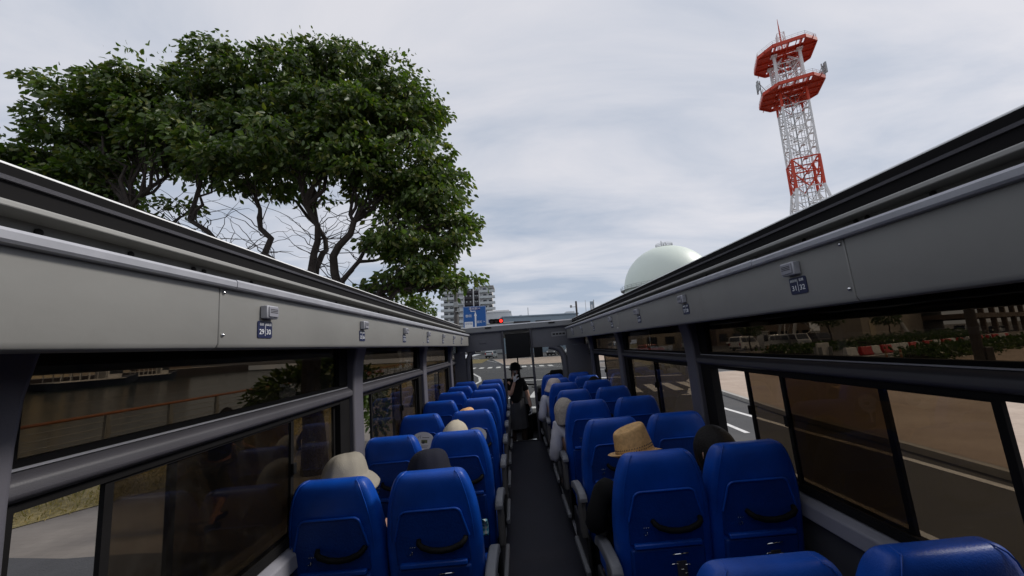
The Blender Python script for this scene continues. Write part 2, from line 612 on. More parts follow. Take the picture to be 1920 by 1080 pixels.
def text(body, size, m, parent, loc, rot, name='lettering', align='CENTER', ext=.0004, sx=1.):
    cu = bpy.data.curves.new(name, 'FONT')
    cu.body = body
    cu.size = size
    cu.align_x = align
    cu.align_y = 'CENTER'
    cu.extrude = ext
    cu.materials.append(M[m])
    o = bpy.data.objects.new(name, cu)
    COL.objects.link(o)
    o.parent = parent
    o.location = loc
    o.rotation_euler = rot
    o.scale = (sx, 1, 1)
    FONT_OBJS.append(o)
    return o


def leaves_mesh(name, P, Dn, size, wid=.5, droop=.5, seed=1, spread=.6):
    """many folded leaves: P points, Dn outward directions"""
    rg = np.random.default_rng(seed)
    n = len(P)
    d = Dn + rg.normal(0, spread, (n, 3))
    d[:, 2] -= droop
    d /= np.linalg.norm(d, axis=1)[:, None] + 1e-9
    r = rg.normal(0, 1, (n, 3)); r[:, 2] *= .5
    s = np.cross(d, r); s /= np.linalg.norm(s, axis=1)[:, None] + 1e-9
    nn = np.cross(s, d)
    L = size * rg.uniform(.65, 1.3, n)[:, None]
    Wd = L * wid * rg.uniform(.8, 1.2, n)[:, None]
    fold = (rg.uniform(.05, .3, n))[:, None] * Wd
    curl = (rg.uniform(-.05, .25, n))[:, None] * L
    base = P
    v = np.stack([base,
                  base + d * L * .35 + s * Wd * .5 + nn * fold,
                  base + d * L * .72 + s * Wd * .36 + nn * (fold - curl * .5),
                  base + d * L - nn * curl,
                  base + d * L * .72 - s * Wd * .36 + nn * (fold - curl * .5),
                  base + d * L * .35 - s * Wd * .5 + nn * fold,
                  base + d * L * .5 - nn * curl * .2], 1).reshape(-1, 3)
    f = np.array([[0, 1, 2, 6], [6, 2, 3, 3], [6, 3, 4, 4], [0, 6, 4, 5]])
    o = (np.arange(n) * 7)[:, None, None]
    q = f[[0, 3]][None] + o
    t = f[[1, 2]][:, :3][None] + o
    me = bpy.data.meshes.new(name)
    nq = n * 2
    me.vertices.add(len(v)); me.vertices.foreach_set('co', v.astype(np.float32).ravel())
    loops = np.concatenate([q.reshape(-1), t.reshape(-1)]).astype(np.int32)
    me.loops.add(len(loops)); me.loops.foreach_set('vertex_index', loops)
    starts = np.concatenate([np.arange(nq) * 4, nq * 4 + np.arange(nq) * 3]).astype(np.int32)
    me.polygons.add(nq * 2)
    me.polygons.foreach_set('loop_start', starts)
    me.update(calc_edges=True)
    me.validate()
    return me


# ------------------------------------------------------------------ the bus
bus = empty('open_top_bus', (0, 0, 0), 'open-top sightseeing bus with grey side panels, smoked windows and no roof', 'bus', bus=True)
YB, YF = -1.15, 6.62          # rear and front of the seating deck
XL, XR = -1.09, 1.31          # window planes


def wx(side, a):               # a = distance out from the window plane towards the inside
    return XL + a if side < 0 else XR - a


def cx(side, l, r):
    return l if side < 0 else r


def bb(mb, xa, xb, y0, y1, z0, z1):
    return mb.box(min(xa, xb), max(xa, xb), y0, y1, z0, z1)


def strip_profile(name, side, prof, m, y0=YB, y1=YF, bevel=0., parent=None):
    """extrude a closed (x, z) outline along the bus"""
    mb = MB()
    n = len(prof)
    mb.v = [(x, y0, z) for x, z in prof] + [(x, y1, z) for x, z in prof]
    mb.f = [tuple(range(n)), tuple(range(n, 2 * n))[::-1]] + [(i, (i + 1) % n, n + (i + 1) % n, n + i) for i in range(n)]
    return mb.build(name, m, parent or bus, bevel=bevel)


def screw(mb, x, y, z, side, r=.007):
    mtx = Matrix.Rotation(radians(90 if side < 0 else -90), 4, 'Y')
    mb.lathe([(0, .006), (r * .6, .005), (r, .002), (r, 0)], 10, mtx, (x, y, z))


def build_cove(side):
    px = cx(side, -.80, .92)
    zb, zt = cx(side, 1.681, 1.660), cx(side, 1.846, 1.832)
    o = -1 if side < 0 else 1        # outward
    joints = [YB, cx(side, 1.016, .997), 3.3, YF - .06]
    for y0, y1 in zip(joints, joints[1:]):
        p = strip_profile('cove_panel', side, [(px, zb + .012), (px, zt + .024), (px + o * .012, zt + .024), (px + o * .012, zb + .03),
                                                (px + o * .13, zb + .02), (px + o * .13, zb + .002), (px + o * .018, zb - .004), (px + o * .006, zb)],
                          'cove', y0 + .0012, y1 - .0012, bevel=.003)
        for yy in ([y0 + .012] if y0 > YB else []):
            for zz in (zt - .012, zb + .035):
                sc = MB()
                screw(sc, px - o * .0005, yy, zz, side, .0055)
                sc.build('screw', 'steel', p, smooth=True)
    # soffit between the panel and the window heads
    strip_profile('cove_soffit', side, [(px + o * .132, zb + .004), (px + o * .132, zb + .02), (wx(side, -.05), zb + .055), (wx(side, -.05), zb + .04)], 'dark_seal')
    # aluminium gutter rail, in two lengths
    rj = cx(side, 1.051, 1.36)
    for y0, y1, dz in ((YB, rj, 0), (rj, YF - .05, .002)):
        x = px - o * (.021 + dz * .6)
        strip_profile('gutter_rail', side, [(px - o * .001, zt), (x + o * .004, zt + .001), (x, zt + .006), (x - o * .001, zt + .019 + dz), (x + o * .003, zt + .025 + dz),
                                             (px - o * .001, zt + .028 + dz)], 'alu', y0 + .0005, y1 - .0005)
    # recess behind the rail, ledge, seals and the outer edge
    k = cx(side, 1, 1.0)
    x1 = px + o * .04
    zr = cx(side, 1.926, 1.897)
    xw = px + o * .098
    strip_profile('recess_strip', side, [(xw, zt + .026), (xw, zr + .001), (xw + o * .01, zr + .001), (xw + o * .01, zt + .026)], 'recess')
    strip_profile('recess_floor', side, [(px + o * .012, zt + .018), (px + o * .012, zt + .022), (xw + o * .012, zt + .025), (xw + o * .012, zt + .020)], 'recess')
    bolts = cx(side, [.688, .863, 1.039, 1.075, 1.275, 1.9, 2.5, 3.3, 4.2], [.671, .847, 1.014, 1.049, 1.246, 1.9, 2.5, 3.3, 4.2])
    for y in bolts:
        sc = MB()
        screw(sc, xw - o * .001, y, (zt + .04 + zr) / 2 + .006, side, .0075)
        sc.build('recess_bolt', 'dark_seal', bus, smooth=True)
    x2 = x1 + o * .012
    strip_profile('roof_ledge', side, [(x1 + o * .002, zr + .001), (x1 + o * .004, zr + .014), (x2 + o * .075, zr + .035), (x2 + o * .075, zr + .001)], 'cove', bevel=.003)
    x3 = x2 + o * .07
    zt2 = cx(side, 2.047, 2.012)
    zg = cx(side, 2.003, 1.966)
    strip_profile('roof_seal', side, [(x3, zr + .036), (x3, zg), (x3 + o * .03, zg), (x3 + o * .03, zr + .036)], 'rubber')
    strip_profile('seal_bead', side, [(x3 - o * .007, zg + .0005), (x3 - o * .008, zg + .009), (x3 + o * .03, zg + .010), (x3 + o * .03, zg + .0005)], 'grey_trim')
    strip_profile('roof_seal', side, [(x3 + o * .006, zg + .011), (x3 + o * .004, zt2 - .010), (x3 + o * .03, zt2 - .010), (x3 + o * .03, zg + .011)], 'rubber')
    strip_profile('roof_edge', side, [(x3 + o * .012, zt2 - .009), (x3 + o * .014, zt2), (x3 + o * .3, zt2 - .01), (x3 + o * .32, zt2 - .4), (x3 + o * .29, zt2 - .4), (x3 + o * .28, zt2 - .03), (x3 + o * .05, zt2 - .011)], 'white_edge', bevel=.004)


build_cove(-1)
build_cove(1)

# number plates and call buttons under the rails
LEFT_PL = [1.203, 1.979, 2.74, 3.48, 4.22, 4.95, 5.68]
RIGHT_PL = [1.184, 1.977, 2.729, 3.498, 4.305, 5.07, 5.85]
for side, ys, first in ((-1, LEFT_PL, 29), (1, RIGHT_PL, 31)):
    px = cx(side, -.80, .92)
    o = -1 if side < 0 else 1
    zc = cx(side, 1.738, 1.733)
    for i, y in enumerate(ys):
        n = first - 4 * i
        mb = MB()
        # rounded plate outline
        pts = []
        for qx, qz, a0 in ((.029, .021, 0), (-.029, .021, 90), (-.029, -.021, 180), (.029, -.021, 270)):
            for a in range(0, 91, 30):
                pts.append((qx + .006 * cos(radians(a0 + a)), qz + .006 * sin(radians(a0 + a))))
        m_ = len(pts)
        mb.v = [(px - o * .0005, y + p, zc + q) for p, q in pts] + [(px - o * .0025, y + p, zc + q) for p, q in pts]
        mb.f = [tuple(range(m_)), tuple(range(m_, 2 * m_))[::-1]] + [(k, (k + 1) % m_, m_ + (k + 1) % m_, m_ + k) for k in range(m_)]
        pl = mb.build('seat_number_plate', 'plate', bus)
        rot = (radians(90), 0, radians(90) if side < 0 else radians(-90))
        xx = px - o * .003
        sg = 1 if side < 0 else -1         # reading direction along y
        caps = ('窓側', '通路側') if side < 0 else ('通路側', '窓側')
        for h, num, cp in ((-1, n, caps[0]), (1, n + 1, caps[1])):
            text(str(num), .023, 'ink', pl, (xx, y + sg * h * .0165, zc - .008), rot)
            text(cp, .0095, 'ink', pl, (xx, y + sg * h * .0165, zc + .016), rot)
        d = MB(); bb(d, xx, xx + (-o) * .0004, y - .0008, y + .0008, zc - .02, zc + .02)
        d.build('divider_line', 'ink', pl)
        # call button housing
        cbm = MB(); bb(cbm, px - o * .0005, px - o * .024, y - .022, y + .034, zc + .034, zc + .076)
        cb = cbm.build('call_button', 'alu', bus, bevel=.003)
        f = MB(); bb(f, px - o * .0242, px - o * .028, y - .017, y + .029, zc + .039, zc + .072)
        f.build('button_face', 'sill', cb, bevel=.0015)
        gm = MB()
        for q in range(3):
            bb(gm, px - o * .0282, px - o * .0287, y - .012, y + .024, zc + .052 + q * .005, zc + .0538 + q * .005)
        gm.build('button_stripe', 'dark_seal', cb)

# side walls: lining, sill ledge, sash rail, posts and glass
PIL = {-1: [-1.02, .73, 2.50, 4.33, 6.13], 1: [-1.02, .80, 2.76, 4.62, 6.35]}
Z_SILL, Z_SASH0, Z_SASH1, Z_HEAD = .835, 1.385, 1.445, 1.72
for side in (-1, 1):
    o = -1 if side < 0 else 1
    mb = MB(); bb(mb, wx(side, 0), wx(side, .02), YB, 6.7, 0, Z_SILL - .09)
    mb.build('wall_lining', 'wall_grey', bus)
    mb = MB(); bb(mb, wx(side, -.12), wx(side, -.06), YB, 9.0, -.55, Z_SILL - .01)
    mb.build('body_panel', 'car_white', bus)
    strip_profile('sill_ledge', side, [(wx(side, -.06), Z_SILL - .01), (wx(side, .03), Z_SILL - .02), (wx(side, .052), Z_SILL - .035), (wx(side, .055), Z_SILL - .10), (wx(side, -.06), Z_SILL - .10)],
                  'sill', bevel=.006)
    strip_profile('sash_rail', side, [(wx(side, -.03), Z_SASH1), (wx(side, .02), Z_SASH1 - .003), (wx(side, .042), Z_SASH1 - .02), (wx(side, .045), Z_SASH0 + .012), (wx(side, .03), Z_SASH0), (wx(side, -.03), Z_SASH0)],
                  'grey_trim', y1=6.75, bevel=.006)
    # bright groove line on top of the sash rail
    mb = MB(); bb(mb, wx(side, .006), wx(side, .012), YB, 6.7, Z_SASH1 + .0005, Z_SASH1 + .006)
    mb.build('glazing_bead', 'alu', bus)
    mb = MB(); bb(mb, wx(side, -.02), wx(side, .004), YB, 6.7, Z_SASH1 + .0005, Z_SASH1 + .022)
    mb.build('gasket', 'rubber', bus)
    ps = PIL[side]
    for i, y in enumerate(ps):
        w = .075
        # post curving inboard at the head
        rings = []
        for z, inn, ww in ((Z_SILL - .03, .058, w), (1.1, .055, w), (1.38, .052, w * .97), (1.5, .054, w * .96), (1.6, .062, w * .97), (1.68, .08, w), (1.74, .10, w)):
            xa, xb = wx(side, inn), wx(side, -.03)
            rings.append([(xa, y - ww, z), (xa, y + ww, z), (xb, y + ww, z), (xb, y - ww, z)])
        MB().loft(rings).build('window_post', 'frame_grey', bus, bevel=.012, seg=3)
    bays = list(zip(ps, ps[1:])) + [(ps[-1], 7.3)]
    for bi, (a, b) in enumerate(bays):
        y0, y1 = a + .076, b - .076
        # black gasket frames, heavier beside the post
        fr = MB()
        bb(fr, wx(side, -.022), wx(side, .012), y0, y0 + .028, Z_SASH1 + .022, Z_HEAD)
        fr.build('fixed_window_frame', 'rubber', bus)
        fr = MB()
        bb(fr, wx(side, -.022), wx(side, .012), y1 - .11, y1, Z_SASH1 + .022, Z_HEAD)
        fr.build('fixed_window_frame', 'rubber', bus)
        mb = MB(); bb(mb, wx(side, -.012), wx(side, -.008), y0 + .028, y1 - .11, Z_SASH1 + .02, Z_HEAD + .02)
        mb.build('fixed_glass', 'glass_u', bus)
        fr = MB()
        bb(fr, wx(side, -.03), wx(side, .022), y0, y0 + .025, Z_SILL, Z_SASH0)
        bb(fr, wx(side, -.03), wx(side, .022), y1 - .125, y1, Z_SILL, Z_SASH0)
        bb(fr, wx(side, -.03), wx(side, .02), y0 + .025, y1 - .125, Z_SILL - .008, Z_SILL + .022)
        bb(fr, wx(side, -.03), wx(side, .02), y0 + .025, y1 - .125, Z_SASH0 - .022, Z_SASH0 + .002)
        fr.build('sliding_window_frame', 'rubber', bus)
        q0, q1 = y0 + .025, y1 - .125
        L_ = q1 - q0
        if side < 0 and bi == 1:
            panes = [(1.015, 1.84, 0), (1.225, q1, 1)]
        elif side > 0 and bi == 1:
            panes = [(1.055, 1.915, 0), (1.405, 2.235, 1)]
        elif side > 0 and bi == 2:
            panes = [(q0 + .02, 3.62, 0), (3.58, q1, 1)]
        elif side > 0 and bi == 3:
            panes = [(q0, q0 + L_ * .62, 0)]
        elif side < 0 and bi == 2:
            panes = [(q0 + .2, q0 + L_ * .62, 0), (q0 + L_ * .5, q1, 1)]
        else:
            panes = [(q0, q0 + L_ * .55, 0), (q0 + L_ * .45, q1, 1)]
        for (p0, p1, off) in panes:
            d = .006 - .022 * off
            ws = MB()
            bb(ws, wx(side, d + .008), wx(side, d - .006), p0, p0 + .022, Z_SILL + .022, Z_SASH0 - .022)
            bb(ws, wx(side, d + .008), wx(side, d - .006), p1 - .022, p1, Z_SILL + .022, Z_SASH0 - .022)
            bb(ws, wx(side, d + .008), wx(side, d - .006), p0 + .022, p1 - .022, Z_SILL + .022, Z_SILL + .03)
            bb(ws, wx(side, d + .008), wx(side, d - .006), p0 + .022, p1 - .022, Z_SASH0 - .03, Z_SASH0 - .022)
            sw = ws.build('sliding_sash', 'rubber', bus)
            if p1 < q1 - .05 or side > 0:
                g = MB(); yy = p1 - .011
                bb(g, wx(side, d + .009), wx(side, d + .024), yy - .012, yy + .012, 1.12, 1.17)
                g.build('sash_catch', 'black_plastic', sw, bevel=.004)
            g = MB(); bb(g, wx(side, d - .001), wx(side, d + .003), p0 + .022, p1 - .022, Z_SILL + .01, Z_SASH0 - .01)
            g.build('sliding_glass', 'glass_l', sw)

# deck floor, step, unseen raised rear wall and an added sky blocker
mb = MB(); mb.box(XL, XR, YB, 6.72, -.08, 0); mb.build('deck_floor', 'floor', bus)
mb = MB(); mb.box(XL - .06, XR + .06, 6.725, 9.1, -.36, -.28); mb.build('well_floor', 'floor', bus)
mb = MB(); mb.box(-.3, .5, 6.68, 6.735, -.03, .012)
se = mb.build('step_edge', 'dark_seal', bus, bevel=.004)
mb = MB()
for xa, xb in ((-.2, -.09), (.02, .24), (.3, .42)):
    mb.box(xa, xb, 6.675, 6.72, .0125, .017)
mb.build('step_strip', 'steel', se)
mb = MB(); mb.box(XL, XR, YB - .08, YB - .002, 0, 1.99); mb.build('bulkhead', 'wall_grey', bus)  # unseen rear wall, built tall to keep sky light off the seat backs
mb = MB(); mb.box(-1.12, 1.34, -1.6, -.75, 2.0, 2.06); mb.build('sky_blocker', 'cove', bus, bevel=.01)  # added overhead slab behind the camera, darkens the seat backs

# plinths the seats stand on
for xa, xb in ((XL + .02, -.21), (.37, XR - .02)):
    mb = MB(); mb.box(xa, xb, YB, 6.66, .0005, .1)
    mb.build('seat_plinth', 'floor', bus, bevel=.008)
    xe = xb if xb < 0 else xa
    mb = MB(); mb.box(xe - .012, xe + .012, YB, 6.66, .1005, .106)
    mb.build('edge_trim', 'arm', bus, bevel=.002)

# front header and bulkhead
mb = MB()
prof = [(6.62, 1.885), (6.60, 1.9), (6.60, 1.985), (6.625, 2.004), (7.4, 2.03), (9.3, 1.9), (9.3, 1.82), (6.75, 1.86)]
n = len(prof)
mb.v = [(-1.07, y, z) for y, z in prof] + [(1.25, y, z) for y, z in prof]
mb.f = [tuple(range(n)), tuple(range(n, 2 * n))[::-1]] + [(i, (i + 1) % n, n + (i + 1) % n, n + i) for i in range(n)]
hd = mb.build('header_beam', 'header', bus, bevel=.006)
mb = MB(); mb.box(-.95, 1.03, 6.594, 6.6, 1.985, 2.001); mb.build('header_edge', 'white_edge', hd)
for x in (-.5, .62):
    mb = MB(); mb.box(x, x + .11, 6.585, 6.599, 1.955, 1.98); mb.build('header_catch', 'dark_seal', hd, bevel=.003)
# inner bulkhead panels under the header with round-cornered openings
def bulk_panel(x0, x1, zb, arc_x, arc_dir):
    mb = MB(); mb.box(x0, x1, 6.66, 6.70, zb, 1.885)
    return mb.build('bulkhead', 'bulk', bus)


bulk_panel(-1.02, -.2, 1.575, 0, 0)
bulk_panel(.27, 1.22, 1.55, 0, 0)
# corner pipes of the windscreen openings
def arc_tube(name, pts, r, m):
    return MB().tube(pts, r, 10).build(name, m, bus, smooth=True)


arc_tube('corner_pillar', [(-.86, 6.72, .3), (-.86, 6.72, 1.3), (-.845, 6.72, 1.45), (-.8, 6.72, 1.54), (-.72, 6.72, 1.575)], .045, 'bulk')
arc_tube('corner_pillar', [(.86, 6.72, .3), (.86, 6.72, 1.2), (.85, 6.72, 1.36), (.80, 6.72, 1.48), (.7, 6.72, 1.54), (.6, 6.72, 1.56)], .06, 'bulk')
mb = MB(); mb.box(.9, 1.3, 6.66, 6.70, -.2, 1.548); mb.build('corner_panel', 'bulk', bus)
mb = MB(); mb.box(-1.08, -.885, 6.66, 6.70, -.2, 1.574); mb.build('corner_panel', 'bulk', bus)
arc_tube('grab_pole', [(-.215, 6.64, .1), (-.205, 6.64, 1.9)], .02, 'grey_trim')
arc_tube('grab_pole', [(.3, 6.64, .0), (.29, 6.64, 1.9)], .022, 'grey_trim')
# monitors
mb = MB(); mb.box(-.16, .265, 6.56, 6.62, 1.405, 1.83)
mn = mb.build('monitor', 'black_plastic', bus, bevel=.008)
mb = MB(); mb.box(-.14, .245, 6.556, 6.5595, 1.43, 1.81); mb.build('screen', 'screen', mn)
mb = MB(); mb.box(.325, .475, 6.6, 6.65, 1.385, 1.56); mb.build('small_monitor', 'black_plastic', bus, bevel=.006)
# small fittings at the front: notices, mirror, wipers, driver's seat
mb = MB(); mb.box(.66, .92, 6.652, 6.659, 1.72, 1.80); nt_ = mb.build('notice_plate', 'header', bus)
mb = MB()
for k in range(4):
    mb.box(.68 + k * .058, .725 + k * .058, 6.6505, 6.6518, 1.745, 1.775)
mb.build('notice_marks', 'dark_seal', nt_)
mb = MB(); mb.box(-.62, -.5, 6.652, 6.659, 1.70, 1.78); mb.build('notice_plate', 'bulk', bus, bevel=.004)
mb = MB(); mb.box(.55, .85, 8.45, 8.5, 1.55, 1.66); mb.tube([(.7, 8.5, 1.6), (.7, 8.65, 1.75)], .01, 6); mb.build('cab_mirror', 'black_plastic', bus, bevel=.012)
mb = MB(); mb.tube([(-.1, 8.74, .12), (-.5, 8.75, .55), (-.75, 8.75, .62)], .012, 6); mb.build('wiper', 'black_plastic', bus)
mb = MB(); mb.tube([(1.0, 8.74, .12), (.6, 8.75, .6), (.3, 8.75, .66)], .012, 6); mb.build('wiper', 'black_plastic', bus)
mb = MB(); mb.box(.5, .95, 6.95, 7.07, .1, .95); mb.box(.5, .95, 7.0, 7.45, .1, .22); mb.box(.6, .85, 6.96, 7.06, .96, 1.12); mb.build('driver_seat', 'black_plastic', bus, bevel=.04, seg=3)
# cab: partition, dashboard, windscreen
mb = MB(); mb.box(.305, .345, 6.74, 7.5, -.28, .78); mb.box(.345, 1.2, 6.74, 6.78, -.28, .8)
mb.build('cab_partition', 'black_plastic', bus, bevel=.01)
mb = MB()
mb.box(.4, 1.25, 8.0, 8.6, -.28, .7)
db = mb.build('dashboard', 'black_plastic', bus, bevel=.05)
mb = MB(); mb.box(-.02, .2, 7.9, 8.15, .42, .80)
mb.build('fare_box', 'galv', bus, bevel=.02)
mb = MB(); mb.box(.0, .22, 7.95, 8.2, -.28, .42); mb.build('fare_box_stand', 'black_plastic', bus, bevel=.02)
arc_tube('cab_rail', [(.32, 6.85, 1.03), (-.0, 7.5, .98), (-.3, 7.9, .95)], .014, 'black_plastic')
arc_tube('cab_rail', [(.32, 6.85, .9), (.0, 7.5, .88), (-.3, 7.9, .86)], .014, 'black_plastic')
# steering wheel behind the partition
mb = MB()
pts = [(.72 + .23 * cos(a), 7.75 + .14 * sin(a), .82 + .18 * sin(a)) for a in np.linspace(0, 2 * pi, 24, endpoint=False)]
mb.tube(pts, .016, 8, closed=True); mb.tube([(.72, 7.8, .8), (.72, 8.05, .6)], .03, 8)
mb.build('steering_wheel', 'black_plastic', bus, smooth=True)
mb = MB(); mb.box(-1.02, 1.24, 8.7, 8.706, .1, 1.85); mb.build('windscreen', 'glass_w', bus)
mb = MB(); mb.box(.02, .05, 8.69, 8.72, .1, 1.85); mb.box(-1.1, -1.0, 8.66, 8.76, -.3, 1.86); mb.box(1.22, 1.32, 8.66, 8.76, -.3, 1.86)
mb.box(-1.1, 1.32, 8.66, 8.76, -.55, .1)
mb.build('windscreen_frame', 'black_plastic', bus)


# ------------------------------------------------------------------ seats
def sgn(v):
    return (v > 0) - (v < 0)


def back_y(z):                 # rear face of the reclined back, local y
    return (1.09 - z) * .17


def make_seat(arm_side, idx):
    """arm_side: -1 armrest on the left, 1 right, 0 none; origin on the floor under the top rear edge"""
    root = empty('passenger_seat', (0, 0, 0), 'seat', 'seat', 'blue bus seats in pairs', bus=True)
    prof = [(.26, .19, .05), (.30, .205, .057), (.5, .214, .06), (.68, .217, .06), (.8, .217, .059), (.88, .211, .058), (.94, .202, .057), (.99, .190, .056),
            (1.03, .177, .054), (1.058, .165, .048), (1.076, .153, .038), (1.086, .139, .026), (1.09, .118, .012)]
    rings = []
    K = 36
    for z, w, th in prof:
        e = 4.2
        yc = back_y(z) + .06
        ring = []
        for k in range(K):
            a = 2 * pi * k / K
            c_, s_ = cos(a), sin(a)
            x = w * sgn(c_) * abs(c_) ** (2 / e)
            y = th * sgn(s_) * abs(s_) ** (2 / e)
            # front bolsters
            if y > 0:
                y += .02 * abs(x / w) ** 3 * (1 if z < .85 else .4)
            ring.append((x, yc + y, z))
        rings.append(ring)
    bk = MB().loft(rings).build('backrest', 'seat', root, sub=1)
    # stitched piping near the top corners
    for s in (-1, 1):
        mb = MB()
        pts = []
        for z, w, th in prof[4:-1]:
            pts.append((s * w * .86, back_y(z) + .06 - th * .97, z))
        pts.append((s * .112, back_y(1.09) + .075, 1.0885))
        mb.tube(pts, .0022, 5)
        mb.build('seam', 'seat', bk, smooth=True)
    # raised shell panel on the back
    def outline(zb, zt, wb, wt, zk):
        pts = [(-wb, zb), (wb, zb), (wb, zk)]
        r = .022
        for a in range(0, 91, 15):
            t = a / 90
            pts.append((wt + .012 - .030 * t ** 1.6, zt - .024 * (1 - t) ** 1.6))
        for a in range(90, -1, -15):
            t = a / 90
            pts.append((-(wt + .012 - .030 * t ** 1.6), zt - .024 * (1 - t) ** 1.6))
        pts.append((-wb, zk))
        return pts
    ol = outline(.70, .935, .165, .125, .81)
    mb = MB()
    n = len(ol)
    fr = [(x, back_y(z) + .004, z) for x, z in ol]
    bkv = [(x, back_y(z) - .004, z) for x, z in ol]
    mb.v = fr + bkv
    mb.f = [tuple(range(n, 2 * n))] + [(i, (i + 1) % n, n + (i + 1) % n, n + i) for i in range(n)]
    sh = mb.build('back_shell', 'seat_shell', root, bevel=.003, seg=2)
    mb = MB()
    rim = ol[2:]
    mb.tube([(x, back_y(z) - .005, z) for x, z in rim], .0055, 8)
    mb.build('shell_rim', 'seat', sh, smooth=True)
    mb = MB()
    mb.box(-.15, .15, back_y(.70) - .022, back_y(.70) + .004, .688, .71)
    mb.build('shell_shelf', 'seat', sh, bevel=.006)
    mb = MB(); mb.box(-.165, .165, back_y(.55) - .012, back_y(.55) + .04, .33, .683, Matrix.Identity(4))
    for i, v in enumerate(mb.v):
        mb.v[i] = (v[0], v[1] + (.55 - v[2]) * .17, v[2])
    mb.build('seat_back_panel', 'seat_shell', root, bevel=.012, seg=3)
    # handle
    mb = MB()
    hp = [(-.06, .805, 0), (-.055, .798, .018), (-.04, .786, .026), (0, .772, .03), (.045, .768, .031), (.09, .772, .03), (.13, .786, .026), (.145, .798, .018), (.15, .805, 0)]
    mb.tube([(x, back_y(z) - .006 - d, z) for x, z, d in hp], [.011, .012, .0125, .0125, .0125, .0125, .0125, .012, .011], 10)
    mb.build('grab_handle', 'black_plastic', root, smooth=True)
    # coat hook and latch hardware
    mb = MB()
    for x in (-.1, -.09, -.08):
        screw_y = back_y(.775)
        mb.box(x - .0022, x + .0022, screw_y - .009, screw_y - .003, .774, .778)
    mb.box(-.101, -.097, back_y(.75) - .02, back_y(.75) - .003, .748, .752)
    mb.box(-.091, -.087, back_y(.755) - .02, back_y(.755) - .003, .75, .762)
    mb.build('coat_hook', 'steel', root, bevel=.0008)
    mb = MB()
    y6 = back_y(.66) - .014
    mb.tube([(.015, y6, .652), (.025, y6 - .008, .658), (.05, y6 - .01, .66), (.075, y6 - .008, .66), (.085, y6, .656)], .0022, 6)
    mb.build('table_catch', 'steel', root, smooth=True)
    mb = MB()
    y6 = back_y(.6) - .0135
    mb.box(.03, .075, y6 - .004, y6, .555, .622)
    lt = mb.build('latch_plate', 'dark_steel', root, bevel=.004)
    mb = MB()
    for xx, zz, w in ((.022, .612, .026), (.078, .606, .02), (.055, .588, .016), (.068, .572, .014)):
        mb.tube([(xx - w / 2, y6 - .005, zz), (xx, y6 - .008, zz + .003), (xx + w / 2, y6 - .005, zz)], .0022, 6)
    mb.build('latch_lever', 'steel', lt, smooth=True)
    # cushion and base
    mb = MB(); mb.box(-.215, .215, .19, .64, .33, .45)
    mb.build('cushion', 'seat', root, bevel=.04, seg=4)
    mb = MB(); mb.box(-.2, .2, .2, .6, .27, .33); mb.box(-.17, -.13, .24, .55, .1, .27); mb.box(.13, .17, .24, .55, .1, .27)
    mb.build('seat_base', 'seat_base', root, bevel=.006)
    if arm_side:
        s = arm_side
        x0 = s * .222; x1 = s * .272
        # armrest pad, dropping at the front
        rings = []
        for y, z, h in ((.0, .615, .012), (.02, .628, .022), (.08, .632, .026), (.2, .628, .026), (.3, .612, .025), (.36, .590, .022), (.385, .570, .012)):
            rings.append([(x0, y, z - h), (x1, y, z - h), (x1 + s * .0, y, z + h * .7), (x1 - s * .006, y, z + h), (x0 + s * .006, y, z + h), (x0, y, z + h * .7)])
        ar = MB().loft(rings).build('armrest', 'arm', root, bevel=.008, seg=3)
        mb = MB(); bb(mb, s * .226, s * .266, .06, .17, .36, .6)
        hc = mb.build('hinge_cover', 'hinge', root, bevel=.014, seg=3)
        mb = MB(); bb(mb, s * .235, s * .257, .04, .065, .6, .63)
        mb.build('recline_button', 'black_plastic', ar, bevel=.003)
        mb = MB(); bb(mb, s * .236, s * .268, .05, .5, .14, .18)
        mb.build('slide_bar', 'arm', root, bevel=.008)
        mb = MB(); bb(mb, s * .215, s * .24, .08, .58, .12, .36)
        mb.build('base_cheek', 'seat_base', root, bevel=.01)
    return root


SEAT_X = {'LW': -.878, 'LA': -.434, 'RA': .597, 'RW': 1.03}
ROW_Y = [.985, 1.76, 2.55, 3.36, 4.17, 4.95, 5.67, 6.37]
protos = {'LW': make_seat(0, 0), 'LA': make_seat(1, 0), 'RA': make_seat(-1, 0), 'RW': make_seat(0, 0)}
CM = children_map()
ORD = ['nearest', 'second', 'third', 'fourth', 'fifth', 'sixth', 'seventh']
SEAT_NOTE = {
    ('LW', 1): 'blue seat under the beige neck-flap hat, beside the left windows',
    ('LA', 1): 'blue aisle seat under the dark navy sun hat',
    ('RA', 1): 'blue aisle seat behind the tilted straw fedora',
    ('RW', 1): 'blue seat by the right windows behind the dark-haired head',
    ('LA', 2): 'blue aisle seat below the cream cap with a top button',
    ('LW', 3): 'blue seat by the left windows with a white oval fan in its back',
    ('LA', 3): 'blue left aisle seat with a white oval fan in its back, half hidden',
    ('RA', 3): 'blue aisle seat holding the passenger in tan cap and white shirt',
    ('RA', 0): 'cropped blue seat top at the bottom edge, nearer the aisle of the two',
    ('RW', 0): 'cropped blue seat top in the bottom right corner',
}
used = set()
